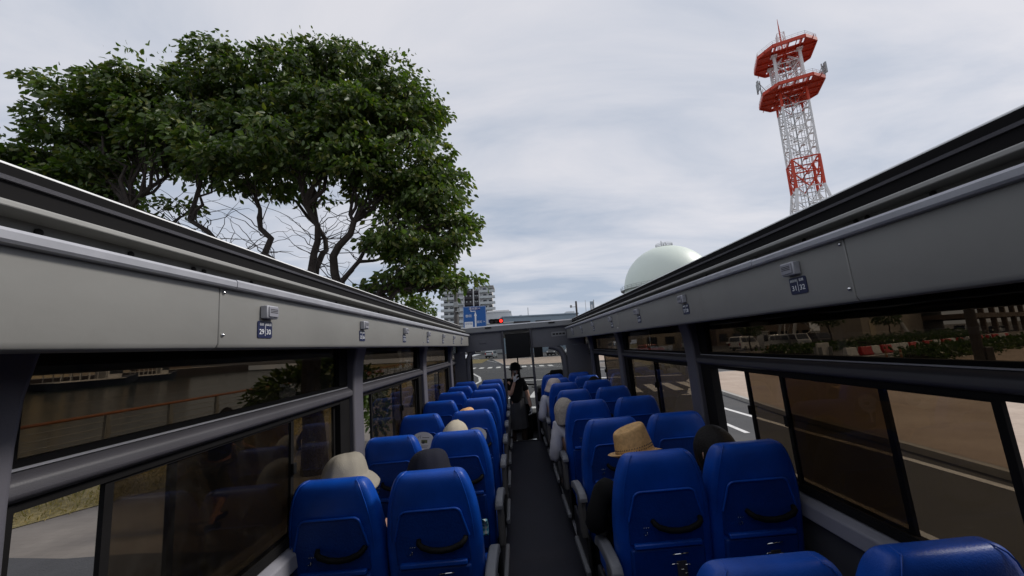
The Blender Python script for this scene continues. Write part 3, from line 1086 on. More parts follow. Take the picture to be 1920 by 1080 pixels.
for key, x in SEAT_X.items():
    rows = range(0, 8) if key[0] == 'R' else range(1, 8)
    for r in rows:
        o = protos[key] if key not in used else copy_tree(protos[key], None, CM)
        if key in used:
            BUS_TOP.append(o)
        used.add(key)
        o.location = (x + random.uniform(-.006, .006), ROW_Y[r] + random.uniform(-.012, .012), -.055 if r == 0 else 0)
        o.rotation_euler = (radians(random.uniform(-.8, .8)), 0, radians(random.uniform(-.8, .8)))
        if (key, r) in SEAT_NOTE:
            o['label'] = SEAT_NOTE[(key, r)]
        else:
            blk = 'left' if key[0] == 'L' else 'right'
            pos = 'aisle' if key[1] == 'A' else 'window'
            o['label'] = 'blue %s seat in the %s block, %s of its full rows from the camera' % (pos, blk, ORD[r - 1])
        o['group'] = 'blue bus seats in pairs'


# ------------------------------------------------------------------ people
def skin_bake(name, nodes, edges, root, sub=2):
    names = list(nodes)
    ix = {k: i for i, k in enumerate(names)}
    me = bpy.data.meshes.new(name)
    me.from_pydata([nodes[k][0] for k in names], [(ix[a], ix[b]) for a, b in edges], [])
    o = bpy.data.objects.new(name, me)
    COL.objects.link(o)
    o.modifiers.new('skin', 'SKIN')
    q = o.modifiers.new('sub', 'SUBSURF'); q.levels = sub; q.render_levels = sub
    if not me.skin_vertices:
        bpy.context.view_layer.objects.active = o
    sv = me.skin_vertices[0].data
    for k in names:
        r = nodes[k][1]
        sv[ix[k]].radius = r if hasattr(r, '__len__') else (r, r)
        sv[ix[k]].use_root = (k == root)
    bpy.context.view_layer.update()
    dg = bpy.context.evaluated_depsgraph_get()
    out = bpy.data.meshes.new_from_object(o.evaluated_get(dg))
    bpy.data.objects.remove(o)
    bpy.data.meshes.remove(me)
    out.name = name
    out.shade_smooth()
    return out


def head_mesh(mb, c, R, s=1.):
    """face, ears and skull added to mb; c head centre, R rotation (y forward)"""
    n, m = 24, 16
    o = len(mb.v)
    T = Matrix.Translation(c) @ R.to_4x4()
    for j in range(m + 1):
        th = pi * j / m
        for i in range(n):
            ph = 2 * pi * i / n
            x, y, z = sin(th) * cos(ph), sin(th) * sin(ph), cos(th)
            px, py, pz = x * .074, y * .095, z * .115
            if z < 0:
                px *= 1 - .32 * z * z
                py *= 1 - .14 * z * z
                if y > 0:
                    py += .012 * z * z
            if y > .6:
                g = math.exp(-((x / .16) ** 2)) * math.exp(-((z + .12) / .16) ** 2)
                py += .026 * g
                for ex in (-.42, .42):
                    py -= .012 * math.exp(-((x - ex) / .16) ** 2 - ((z - .08) / .1) ** 2)
                py += .007 * math.exp(-(x / .3) ** 2 - ((z + .5) / .06) ** 2) - .006 * math.exp(-(x / .3) ** 2 - ((z + .56) / .03) ** 2)
                py += .008 * math.exp(-(x / .25) ** 2 - ((z + .85) / .1) ** 2)
            mb.v.append(tuple(T @ (Vector((px, py, pz)) * s)))
    for j in range(m):
        for i in range(n):
            i2 = (i + 1) % n
            mb.f.append((o + j * n + i, o + j * n + i2, o + (j + 1) * n + i2, o + (j + 1) * n + i))
    for sx in (-1, 1):
        pts = [(sx * .072, -.004, -.03), (sx * .083, -.016, -.005), (sx * .084, -.02, .02), (sx * .076, -.006, .03)]
        mb.tube([T @ (Vector(p) * s) for p in pts], [.006 * s, .012 * s, .012 * s, .006 * s], 8)


def hand_mesh(mb, wrist, d, nrm, thumb, curl=.35, s=1.):
    """palm with five unequal bent fingers; d finger direction, nrm palm side, thumb side sign"""
    d = Vector(d).normalized()
    nrm = Vector(nrm); nrm = (nrm - d * nrm.dot(d)).normalized()
    x = d.cross(nrm) * thumb
    w = Vector(wrist)
    rings = []
    for t, wd, th in ((0, .024, .018), (.03, .034, .017), (.06, .041, .015), (.085, .041, .013), (.095, .036, .009)):
        rings.append([w + d * t * s + (x * wd * cos(a) + nrm * th * sin(a)) * s for a in np.linspace(0, 2 * pi, 12, endpoint=False)])
    mb.loft(rings)
    for k, (off, ln) in enumerate(((.030, .070), (.010, .080), (-.011, .074), (-.031, .058))):
        p = w + (d * .086 + x * off) * s
        pts = [p]; dd = d.copy()
        for q, fr in enumerate((.46, .3, .24)):
            a = curl * (1 + .35 * q) + .04 * k
            dd = (dd * cos(a) + nrm * sin(a)).normalized()
            p = p + dd * ln * fr * s
            pts.append(p)
        mb.tube(pts, [.0095 * s, .009 * s, .008 * s, .0055 * s], 8)
    p = w + (d * .03 + x * .03) * s
    dd = (d * .6 + x * .75 + nrm * .3).normalized()
    mb.tube([p, p + dd * .03 * s, p + (dd * .05 + nrm * .012) * s, p + (dd * .06 + d * .016 + nrm * .02) * s], [.012 * s, .0105 * s, .009 * s, .006 * s], 8)


def join_mesh(me, mb, name):
    bm = bmesh.new(); bm.from_mesh(me)
    t = mb.mesh('tmp')
    bm.from_mesh(t)
    bmesh.ops.recalc_face_normals(bm, faces=bm.faces)
    bm.to_mesh(me); bm.free()
    bpy.data.meshes.remove(t)
    me.shade_smooth()
    return me


def person(J, label, group=None, skin='skin', top='cl_white', bottom='cl_denim', Rh=None, hands=True, sleeve='long', curl=.35, bus_side=True,
           skirt=False, shoes='cl_black', hand_dirs=None, girth=1., hs=1., glove=None, legs='cl_denim'):
    """J: joints. body = one skinned surface with head and hands; clothes are children"""
    Rh = Rh or Matrix.Identity(3)
    base = Vector((J['pelvis'][0], J['pelvis'][1], min(J['la'][2], J['ra'][2]) - .08))
    root = empty('person', base, label, 'person', group, bus=bus_side)
    def V(k): return Vector(J[k]) - base
    g = girth
    hc = V('head')
    neck = V('neck')
    nd = {'pelvis': (V('pelvis'), (.125 * g, .105 * g)), 'waist': (V('pelvis').lerp(V('chest'), .5), (.115 * g, .09 * g)), 'chest': (V('chest'), (.135 * g, .1 * g)),
          'neck': (neck, .052), 'skull': (neck.lerp(hc, .75), .06), 'crown': (hc, .068)}
    ed = [('pelvis', 'waist'), ('waist', 'chest'), ('chest', 'neck'), ('neck', 'skull'), ('skull', 'crown')]
    for s in 'lr':
        nd[s + 's'] = (V(s + 's'), .056); nd[s + 'e'] = (V(s + 'e'), .04); nd[s + 'w'] = (V(s + 'w'), .026)
        nd[s + 'h'] = (V(s + 'h'), .085 * g); nd[s + 'k'] = (V(s + 'k'), .056); nd[s + 'a'] = (V(s + 'a'), .036)
        toe = V(s + 't') if s + 't' in J else V(s + 'a') + Vector((0, .13, -.045))
        nd[s + 't'] = (toe, .03)
        ed += [('chest', s + 's'), (s + 's', s + 'e'), (s + 'e', s + 'w'), ('pelvis', s + 'h'), (s + 'h', s + 'k'), (s + 'k', s + 'a'), (s + 'a', s + 't')]
    me = skin_bake('body', nd, ed, 'pelvis')
    mb = MB()
    head_mesh(mb, hc, Rh, hs)
    gl = MB()
    for s, th in (('l', -1), ('r', 1)):
        e, w = V(s + 'e'), V(s + 'w')
        d = (w - e).normalized()
        nrm = Vector((0, 0, -1)) if abs(d.z) < .8 else Vector((0, 1, 0))
        if hand_dirs and s in hand_dirs:
            d, nrm = Vector(hand_dirs[s][0]), Vector(hand_dirs[s][1])
        hand_mesh(gl if glove else mb, w, d, nrm, -th if nrm.z < 0 else th, curl)
    join_mesh(me, mb, 'body')
    body = link('body', me, skin, root)
    # eyes
    eb = MB()
    for ex in (-.031, .031):
        T = Matrix.Translation(hc) @ Rh.to_4x4() @ Matrix.Translation(Vector((ex, .078, .009)) * hs)
        eb.lathe([(0, .008), (.006, .006), (.009, 0), (.006, -.006), (0, -.008)], 10, T)
    eb.build('eye', 'ink_k', body, smooth=True)
    if glove:
        gl.build('glove', glove, root, smooth=True)
    # top
    sn = {'hem': (V('pelvis') + Vector((0, 0, .0)), (.15 * g, .125 * g)), 'waist': (V('pelvis').lerp(V('chest'), .45), (.14 * g, .115 * g)), 'chest': (V('chest'), (.155 * g, .122 * g)),
          'collar': (V('chest').lerp(neck, .75), .075)}
    se = [('hem', 'waist'), ('waist', 'chest'), ('chest', 'collar')]
    for s in 'lr':
        sn[s + 's'] = (V(s + 's'), .068)
        if sleeve == 'long':
            sn[s + 'e'] = (V(s + 'e'), .058); sn[s + 'w'] = (V(s + 'e').lerp(V(s + 'w'), .93), .042)
            se += [('chest', s + 's'), (s + 's', s + 'e'), (s + 'e', s + 'w')]
        else:
            sn[s + 'e'] = (V(s + 's').lerp(V(s + 'e'), .75), .066)
            se += [('chest', s + 's'), (s + 's', s + 'e')]
    sm = skin_bake('shirt', sn, se, 'hem')
    for v in sm.vertices:                       # cloth folds
        q = v.co * 9
        v.co += v.normal * (.014 * mnoise.noise(q) + .008 * mnoise.noise(q * 2.3 + Vector((0, 0, v.co.z * 14))))
    link('shirt', sm, top, root)
    if skirt:
        c = V('pelvis'); kz = (V('lk').z + V('rk').z) / 2 - .02
        rings = []
        for t in np.linspace(0, 1, 7):
            z = c.z + .12 + (kz - c.z - .12) * t
            cc = Vector((c.x, c.y, 0)).lerp(Vector(((V('lk').x + V('rk').x) / 2, (V('lk').y + V('rk').y) / 2, 0)), t)
            rr = .135 + .05 * t
            rings.append([(cc.x + (rr + .008 * sin(a * 9 + 1)) * cos(a), cc.y + (rr * .8 + .008 * sin(a * 9)) * sin(a), z) for a in np.linspace(0, 2 * pi, 40, endpoint=False)])
        MB().loft(rings, cap=False).build('skirt', bottom, root, smooth=True)
        tn = {}
        for s in 'lr':
            MB().tube([V(s + 'h').lerp(V(s + 'k'), .5), V(s + 'k'), V(s + 'k').lerp(V(s + 'a'), .35), V(s + 'a')], [.062, .061, .055, .041], 12).build('stocking', legs, root, smooth=True)
    else:
        tn = {'pelvis': (V('pelvis'), (.14 * g, .115 * g))}; te = []
        for s in 'lr':
            tn[s + 'h'] = (V(s + 'h'), .098 * g); tn[s + 'k'] = (V(s + 'k'), .07); tn[s + 'a'] = (V(s + 'k').lerp(V(s + 'a'), .9 if not J.get('shorts') else .12), .055 if not J.get('shorts') else .078)
            te += [('pelvis', s + 'h'), (s + 'h', s + 'k'), (s + 'k', s + 'a')]
        link('trousers', skin_bake('trousers', tn, te, 'pelvis'), bottom, root)
    for s in 'lr':
        a = V(s + 'a'); t = nd[s + 't'][0]
        f = Vector((t.x - a.x, t.y - a.y, 0)).normalized()
        MB().tube([a + Vector((0, 0, -.03)) - f * .05, a + Vector((0, 0, -.035)) + f * .04, t + f * .02, t + f * .06], [.038, .043, .04, .022], 12).build('shoe', shoes, root, smooth=True)
    return root, base, hc, Rh


def on_head(root, hc, Rh, mb, name, m, off=(0, 0, 0), tilt=None, wrinkle=0., sub=0):
    T = Matrix.Translation(hc) @ Rh.to_4x4() @ Matrix.Translation(off)
    if tilt:
        T = T @ Euler(tilt).to_matrix().to_4x4()
    o = mb.build(name, m, root, smooth=True, sub=sub)
    for v in o.data.vertices:
        q = v.co * 14
        d = wrinkle * (mnoise.noise(q) + .5 * mnoise.noise(q * 2.3 + Vector((3, 1, 2))))
        v.co += v.normal * d
    o.matrix_local = T
    return o


def hair_cap(root, hc, Rh, m, length=.0, s=1.):
    mb = MB()
    rings = []
    n = 40
    for j in range(15):
        t = j / 14
        th = pi * .02 + t * pi * .62
        ring = []
        for k in range(n):
            a = 2 * pi * k / n
            front = max(0, sin(a))
            thh = th * (1 - .42 * front ** 5)
            strand = .003 * sin(a * 23 + 2 * sin(a * 5)) * t
            r = 1.0
            ring.append((sin(thh) * cos(a) * (.088 + strand) * s, (sin(thh) * sin(a) * (.108 + strand) - .004) * s, cos(thh) * .128 * s + .004))
        rings.append(ring)
    if length:
        for q in range(1, 6):
            ring = []
            for k in range(n):
                a = 2 * pi * k / n
                x, y, z = rings[14][k]
                back = max(0, .55 - sin(a))
                strand = .004 * sin(a * 19 + q)
                ring.append((x * (1 + .02 * q) + strand, y * (1 - .03 * q) + strand - .002 * q, z - length * q / 5 * min(1, back * 1.3)))
            rings.append(ring)
    mb.loft(rings)
    return on_head(root, hc, Rh, mb, 'hair', m, wrinkle=.002)


def bucket_hat(root, hc, Rh, m, brim=.07, drop=.05, tilt=(0, 0, 0), s=1., crown=.13, back=1.):
    n = 48
    rings = []
    for r, z in ((.004, crown), (.05, crown - .002), (.078, crown - .018), (.096, crown - .05), (.104, crown - .09), (.107, .02)):
        rings.append([(r * .92 * cos(a) * s, r * 1.06 * sin(a) * s, z * s) for a in np.linspace(0, 2 * pi, n, endpoint=False)])
    for t in (.15, .5, 1.):
        ring = []
        for a in np.linspace(0, 2 * pi, n, endpoint=False):
            bk = 1 + (back - 1) * max(0, -sin(a))
            r = .107 + brim * t * bk
            ring.append((r * .92 * cos(a) * s, r * 1.06 * sin(a) * s, (.02 - drop * t ** 1.3 * bk + .006 * sin(3 * a) * t) * s))
        rings.append(ring)
    last = rings[-1]
    rings.append([(x, y, z - .003) for x, y, z in last])
    mb = MB().loft(rings)
    return on_head(root, hc, Rh, mb, 'hat', m, tilt=tilt, wrinkle=.010, sub=1)


def cap_hat(root, hc, Rh, m, tilt=(0, 0, 0), s=1., visor=True, flap=0., button=True):
    n = 48
    rings = []
    for t in np.linspace(.03, 1, 9):
        th = t * pi * .52
        rings.append([(sin(th) * .092 * cos(a) * (1 + .012 * abs(cos(3 * a))) * s, sin(th) * .112 * sin(a) * s, (cos(th) * .125 + .012) * s) for a in np.linspace(0, 2 * pi, n, endpoint=False)])
    if flap:
        for q in (.35, .7, 1):
            ring = []
            for a in np.linspace(0, 2 * pi, n, endpoint=False):
                bk = max(0, min(1, .5 - sin(a) * 1.2))
                ring.append((.093 * cos(a) * s * (1 + .05 * q * bk), .113 * sin(a) * s * (1 + .1 * q * bk), (.008 - flap * q * bk) * s))
            rings.append(ring)
    mb = MB().loft(rings)
    if visor:
        vs, fs = [], []
        for i, a in enumerate(np.linspace(radians(25), radians(155), 14)):
            for q in (0, .5, 1):
                ext = q * .075 * sin((a - radians(25)) / radians(130) * pi) ** .6
                vs.append((.092 * cos(a) * s, (.11 * sin(a) + ext) * s, (.012 - .02 * q * q - .03 * abs(cos(a)) * q) * s))
        for i in range(13):
            for q in (0, 1):
                b = i * 3 + q
                fs.append((b, b + 1, b + 4, b + 3))
        o = len(mb.v)
        nv = len(vs)
        vs2 = [(x, y, z - .003) for x, y, z in vs]
        mb.add(vs, fs); mb.add(vs2, [f[::-1] for f in fs])
    h = on_head(root, hc, Rh, mb, 'cap', m, tilt=tilt, wrinkle=.003, sub=1)
    if button:
        b = MB().lathe([(0, .141), (.005, .14), (.008, .137), (.008, .134)], 12)
        for i, v in enumerate(b.v):
            b.v[i] = tuple(Vector(v) * s)
        b.build('button', m, h, smooth=True)
    return h


def fedora(root, hc, Rh, m, tilt=(0, 0, 0), s=1.):
    n = 64
    rings = []
    A = np.linspace(0, 2 * pi, n, endpoint=False)
    for r, z in ((.01, .118), (.04, .122), (.066, .127), (.078, .122), (.083, .11), (.087, .08), (.091, .04), (.094, .006)):
        ring = []
        for a in A:
            pin = 1 - .10 * max(0, z / .12) * max(0, sin(a)) ** 2
            dz = -.018 * (1 - min(1, r / .066)) - .012 * max(0, z / .12) * max(0, -sin(a)) * 0
            ring.append((r * .93 * pin * cos(a) * s, r * 1.1 * sin(a) * s, (z + dz + .012 * sin(a) * (z / .12)) * s))
        rings.append(ring)
    for t in (.1, .4, .75, 1.):
        rings.append([((.094 + .04 * t) * .95 * cos(a) * s, (.094 + .04 * t) * 1.08 * sin(a) * s,
                       (.004 - .008 * t + .026 * t * t * max(0, -sin(a)) ** 1.5 + .016 * t * t * abs(cos(a)) ** 2 - .012 * t * max(0, sin(a))) * s) for a in A])
    rings.append([(x * .99, y * .99, z - .004) for x, y, z in rings[-1]])
    h = on_head(root, hc, Rh, MB().loft(rings), 'hat', m, tilt=tilt, wrinkle=.0012, sub=1)
    # open-work band: small dark gaps in the weave
    mb = MB()
    for k in range(46):
        a = 2 * pi * k / 46
        for zz, off in ((.022, 0), (.034, .07)):
            aa = a + off
            r = .0935 - (zz) * .09
            c = Vector((r * .935 * cos(aa) * s, r * 1.105 * sin(aa) * s, (zz + .002 * sin(aa)) * s))
            T = Matrix.Translation(c) @ Matrix.Rotation(aa, 4, 'Z') @ Matrix.Rotation(radians(35), 4, 'X')
            mb.box(-.0015, .0022, -.0035 * s, .0035 * s, -.0016 * s, .0016 * s, T)
    mb.build('weave_gap', 'dark_steel', h)
    return h


def seated(x, y, crown, lean=(0, 0), turn=0., **kw):
    """x seat centre, y seat row, crown: (x, y, z) crown of the bare head"""
    hx, hy, hz = crown
    head = Vector((hx, hy, hz - .115))
    tw = Matrix.Rotation(turn, 3, 'Z')
    neck = head + Vector((-lean[0] * .1, -.03 - lean[1] * .1, -.15))
    chest = Vector((x * .45 + neck.x * .55, neck.y * .6 + (y + .26) * .4, neck.z - .2))
    pel = Vector((x, y + .3, .53))
    J = {'head': head, 'neck': neck, 'chest': chest, 'pelvis': pel}
    sh = neck + Vector((0, 0, -.085))
    for s, k in ((-1, 'l'), (1, 'r')):
        J[k + 's'] = sh + tw @ Vector((s * .165, 0, -.01))
        J[k + 'e'] = J[k + 's'] + tw @ Vector((s * .05, .06, -.24))
        J[k + 'w'] = Vector((x + s * .07, y + .53, .62))
        J[k + 'h'] = pel + Vector((s * .09, .04, -.01))
        J[k + 'k'] = Vector((x + s * .1, y + .70, .53))
        J[k + 'a'] = Vector((x + s * .1, y + .72, .18))
    J.update(kw.pop('joints', {}))
    return person(J, **kw)


def rotz(deg, pitch=0, roll=0):
    return (Matrix.Rotation(radians(deg), 3, 'Z') @ Matrix.Rotation(radians(pitch), 3, 'X') @ Matrix.Rotation(radians(roll), 3, 'Y'))


PG = 'passengers seated on the bus'
# beige hat by the left windows, nearest row
p = seated(-.9, 1.81, (-.925, 2.04, 1.125), label='seated passenger in a beige sun hat with neck flap by the left windows', group=PG, top='cl_grey', Rh=rotz(12, -6), bottom='cl_denim')
bucket_hat(p[0], p[2], p[3], 'cl_beige', brim=.05, drop=.05, tilt=(.06, -.03, 0), crown=.112, back=1.15, s=1.17)
# navy hat, nearest row aisle
p = seated(-.46, 1.81, (-.494, 2.04, 1.118), label='seated passenger in a dark navy wide-brimmed hat beside the aisle', group=PG, top='cl_black', Rh=rotz(0, -8), bottom='cl_navy')
bucket_hat(p[0], p[2], p[3], 'cl_navy', brim=.05, drop=.045, tilt=(.02, .0, 0), crown=.106, s=1.16)
# cream cap, second row aisle
p = seated(-.45, 2.59, (-.487, 2.82, 1.095), label='seated passenger in a cream cap with a button on top', group=PG, top='cl_white', Rh=rotz(-18, -12))
cap_hat(p[0], p[2], p[3], 'cl_cream', tilt=(-.12, .06, 0), s=1.05)
# straw hat with orange brim, third row
p = seated(-.45, 3.4, (-.5, 3.64, 1.075), label='seated passenger in a small orange straw hat, seen over the left aisle seat', group=PG, top='cl_grey', Rh=rotz(20, -5))
bucket_hat(p[0], p[2], p[3], 'straw2', brim=.06, drop=.02, tilt=(0, -.15, 0), crown=.12)
# fedora
p = seated(.56, 1.81, (.585, 2.08, 1.125), lean=(.2, .1), turn=-.5, label='passenger in black with a tan straw fedora, turned towards the right windows', group=PG, top='cl_black', bottom='cl_black', Rh=rotz(-62, 6),
           joints={'ls': (.40, 2.02, .9), 'le': (.315, 2.02, .70), 'lw': (.55, 2.42, .60), 're': (.80, 2.1, .78), 'rw': (.86, 2.22, .79)},
           hand_dirs={'r': ((.1, .1, 1), (-.3, -1, 0))}, curl=.25)
fedora(p[0], p[2] + Vector((0, 0, .0)), rotz(-62, 6), 'straw', tilt=(-.05, -.2, 0), s=1.04)
hair_cap(p[0], p[2] + Vector((0, 0, -.03)), p[3], 'hair_b', length=.16, s=.86)
sc = MB().tube([Vector((.45, 2.0, .98)) - p[1], Vector((.425, 1.96, .93)) - p[1], Vector((.41, 1.96, .88)) - p[1]], [.03, .045, .02], 10)
# dark hair by right window
p = seated(1.03, 1.81, (1.0, 2.07, 1.09), label='passenger with dark uncovered hair beside the right windows', group=PG, top='cl_black', bottom='cl_black', Rh=rotz(15, -4))
hair_cap(p[0], p[2], p[3], 'hair_k', length=.22, s=1.1)
# tan cap, white shirt leaning into the aisle
p = seated(.5, 3.4, (.415, 3.62, 1.075), lean=(-.4, 0), label='passenger in a heather tan cap and white shirt leaning into the aisle', group=PG, top='cl_white', bottom='cl_grey', Rh=rotz(-30, 4),
           joints={'chest': (.44, 3.66, .70), 'ls': (.325, 3.60, .845), 'le': (.285, 3.62, .57), 'lw': (.42, 3.86, .58), 'rs': (.60, 3.62, .83)})
cap_hat(p[0], p[2], p[3], 'cl_tan', tilt=(.0, -.06, 0), s=1.05, flap=.1, button=False)
# pale hat, white shirt
p = seated(.5, 5.0, (.48, 5.22, 1.13), lean=(-.3, 0), label='passenger in a pale pink and white hat far up the right aisle', group=PG, top='cl_white', bottom='cl_grey', Rh=rotz(20, 0),
           joints={'chest': (.46, 5.26, .72), 'ls': (.335, 5.2, .87), 'le': (.28, 5.2, .62), 'lw': (.42, 5.46, .60)})
bucket_hat(p[0], p[2], p[3], 'cl_pink', brim=.03, drop=.07, tilt=(0, .1, 0), crown=.125)
p = seated(1.03, 5.0, (1.03, 5.2, 1.10), label='passenger with a dark cap low behind a right window seat up front', group=PG, top='cl_black', bottom='cl_black', Rh=rotz(-10, 0))
cap_hat(p[0], p[2], p[3], 'cl_black', button=False)

# guide standing in the front well with a microphone at her mouth
gx, gy, gz = -.06, 7.12, -.28
p = person({'head': (gx + .03, gy + .02, gz + 1.46), 'neck': (gx + .005, gy + .01, gz + 1.31), 'chest': (gx, gy, gz + 1.1), 'pelvis': (gx + .02, gy, gz + .82),
            'ls': (gx - .15, gy, gz + 1.24), 'le': (gx - .1, gy - .12, gz + 1.0), 'lw': (gx + .0, gy - .13, gz + 1.25),
            'rs': (gx + .15, gy, gz + 1.24), 're': (gx + .22, gy + .02, gz + .98), 'rw': (gx + .26, gy - .04, gz + .76),
            'lh': (gx - .06, gy, gz + .78), 'lk': (gx - .1, gy - .02, gz + .44), 'la': (gx - .1, gy + .03, gz + .08), 'lt': (gx - .1, gy - .1, gz + .035),
            'rh': (gx + .08, gy, gz + .78), 'rk': (gx + .1, gy - .02, gz + .44), 'ra': (gx + .1, gy + .03, gz + .08), 'rt': (gx + .12, gy - .1, gz + .035)},
           label='bus guide in black with grey skirt and white gloves, holding a microphone to the mouth', top='cl_black', bottom='cl_skirt', skirt=True,
           sleeve='short', Rh=rotz(168, 0), glove='glove', curl=.75, hand_dirs={'l': ((.08, -.05, 1), (.6, .5, 0)), 'r': ((.1, -.1, -1), (-1, 0, 0))}, legs='tights', bus_side=True)
GUIDE = p
hair_cap(p[0], p[2], p[3], 'hair_k', length=.3, s=1.02)
bucket_hat(p[0], p[2], p[3], 'cl_black', brim=.04, drop=.02, crown=.125, s=1.03)
mic = MB()
wv = Vector((gx + .01, gy - .15, gz + 1.27))
mic.tube([wv + Vector((-.01, .01, .0)), wv + Vector((.0, .02, .08)), wv + Vector((.01, .04, .13))], [.012, .013, .014], 12)
mo = mic.build('microphone', 'black_plastic', None, smooth=True)
tag(mo, 'handheld microphone gripped in the white glove of the guide', 'microphone', bus=True)
mic = MB().lathe([(0, .026), (.014, .022), (.021, .008), (.021, -.008), (.014, -.016)], 14, None, tuple(wv + Vector((.012, .045, .15))))
mic.build('mic_head', 'galv', mo, smooth=True)

# paper fans tucked behind the shells of the third row
def paper_fan(x, y, z, label, rot):
    root = empty('paper_fan', (x, y, z), label, 'fan', 'white oval paper fans', bus=True)
    root.rotation_euler = (radians(-8), radians(rot), 0)
    pts = []
    for k in range(40):
        a = 2 * pi * k / 40
        rr = 1 + .10 * sin(a)
        pts.append((.092 * cos(a) * (1 + .12 * sin(a)), .078 * sin(a)))
    mb = MB(); n = 40
    mb.v = [(px, -.0012, pz) for px, pz in pts] + [(px, .0012, pz) for px, pz in pts]
    mb.f = [tuple(range(n)), tuple(range(n, 2 * n))[::-1]] + [(k, (k + 1) % n, n + (k + 1) % n, n + k) for k in range(n)]
    mb.build('fan_face', 'paper', root)
    mb = MB(); mb.box(-.007, .007, -.004, .004, -.16, -.06); mb.build('fan_handle', 'white_plastic', root, bevel=.002)
    text('バ', .03, 'ink_k', root, (-.03, -.0018, .035), (radians(90), 0, 0))
    mb = MB(); mb.box(-.012, .04, -.0022, -.0014, -.012, .014); mb.build('printed_picture', 'green_ink', root)
    mb = MB(); mb.box(-.004, .016, -.0028, -.0023, -.016, .004); mb.build('printed_shadow', 'ink_k', root)
    mb = MB()
    mb.box(-.005, .055, -.0022, -.0014, .03, .034); mb.box(-.05, .05, -.0022, -.0014, -.036, -.033); mb.box(-.04, .04, -.0022, -.0014, -.046, -.0435)
    mb.build('printed_line', 'ink_k', root)


paper_fan(-.86, ROW_Y[3] + .012, .872, 'white oval paper fan on the seat by the left windows, picture printed on it', 4)
paper_fan(-.4, ROW_Y[3] + .012, .872, 'white oval paper fan on the aisle seat, beside the cream cap', -4)

# plaid towel on the lap in the aisle seat
mb = MB()
rings = []
for t in np.linspace(0, 1, 8):
    rings.append([(-.265 + .05 * (q - .5) * 2 * .8 + .006 * sin(q * 9), 2.1 + .05 * sin(t * 2.2), .74 - .09 * t + .008 * sin(q * 12 + t * 4)) for q in np.linspace(0, 1, 10)] +
                 [(-.265 + .05 * (q - .5) * 2 * .8 + .006 * sin(q * 9), 2.125 + .05 * sin(t * 2.2), .735 - .09 * t) for q in np.linspace(1, 0, 10)])
tag(mb.loft(rings).build('towel', 'towel', smooth=True), 'light blue plaid towel hanging at the side of the aisle seat', 'towel', bus=True)


# ------------------------------------------------------------------ street level
def slab(name, poly, z0, z1, m, kind='structure'):
    o = MB().prism(poly, z0, z1).build(name, m)
    o['kind'] = kind
    return o


def sheet(name, poly, z, m):
    mb = MB(); mb.v = [(x, y, z) for x, y in poly]; mb.f = [tuple(range(len(poly)))]
    o = mb.build(name, m)
    o['kind'] = 'structure'
    return o


def inset(poly, d):
    n = len(poly)
    ar = sum(poly[i][0] * poly[(i + 1) % n][1] - poly[(i + 1) % n][0] * poly[i][1] for i in range(n))
    sg = 1 if ar > 0 else -1
    out = []
    for i in range(n):
        a, b, c = Vector(poly[i - 1]), Vector(poly[i]), Vector(poly[(i + 1) % n])
        d1 = (b - a).normalized(); d2 = (c - b).normalized()
        n1 = Vector((-d1.y, d1.x)) * sg; n2 = Vector((-d2.y, d2.x)) * sg
        m_ = (n1 + n2)
        m_ = m_ / max(.35, m_.dot(n1)) if m_.length > 1e-6 else n1
        out.append(tuple(b + m_ * d))
    return out


def kerbed(name, poly, m, h=.12, w=.16):
    slab('kerb', poly, -.02, h, 'kerb')
    return sheet(name, inset(poly, w), h + .004, m)


DS = Vector((.9, .44, 0)).normalized(); NS = Vector((-DS.y, DS.x, 0)); A0 = Vector((10.5, 23, 0))


def ST(s, t, z=0.):
    p = A0 + DS * s + NS * t
    return Vector((p.x, p.y, z))


sheet('ground', [(-11.2, -900), (2600, -900), (2600, 3000), (-2600, 3000), (-2600, 130), (-11.2, 130)], 0, 'asphalt')
sheet('water', [(-2600, -900), (-11.2, -900), (-11.2, 130), (-2600, 130)], -1.5, 'water')
slab('quay', [(-11.5, -900), (-11.19, -900), (-11.19, 130), (-11.5, 130)], -3, .02, 'kerb')

island = [(7.0, -30), (7.05, 0), (7.16, 5.7), (7.3, 7.6), (7.45, 10.7), (8.1, 15.1), (8.7, 18.4), (9.4, 20.8), (10.3, 22.3), (11.4, 23.2), (13, 23.6), (16, 23.4), (20, 22.9), (24, 22.9), (27.5, 26.2), (33, 30.6), (84, 54.6), (84, -30)]
kerbed('pavement', island, 'pave_tan')
left_walk = [(-3.2, -40), (-3.15, 5.0), (-3.1, 12), (-2.95, 24), (-3.1, 27), (-3.6, 30), (-4.6, 33), (-6.2, 35.5), (-8.4, 37), (-11.15, 37.5), (-11.15, -40)]
kerbed('pavement', left_walk, 'pave_grey', h=.1)
sheet('shade_sheet', [(-10.9, -30), (-3.4, -30), (-3.35, 4.75), (-4.6, 4.82), (-5.4, 4.78), (-6.5, 4.9), (-7.4, 5.0), (-8.4, 4.4), (-10.9, 4.2)], .109, 'asphalt_lot_shade')  # dark sheet painting the shade beside the bus onto the paving
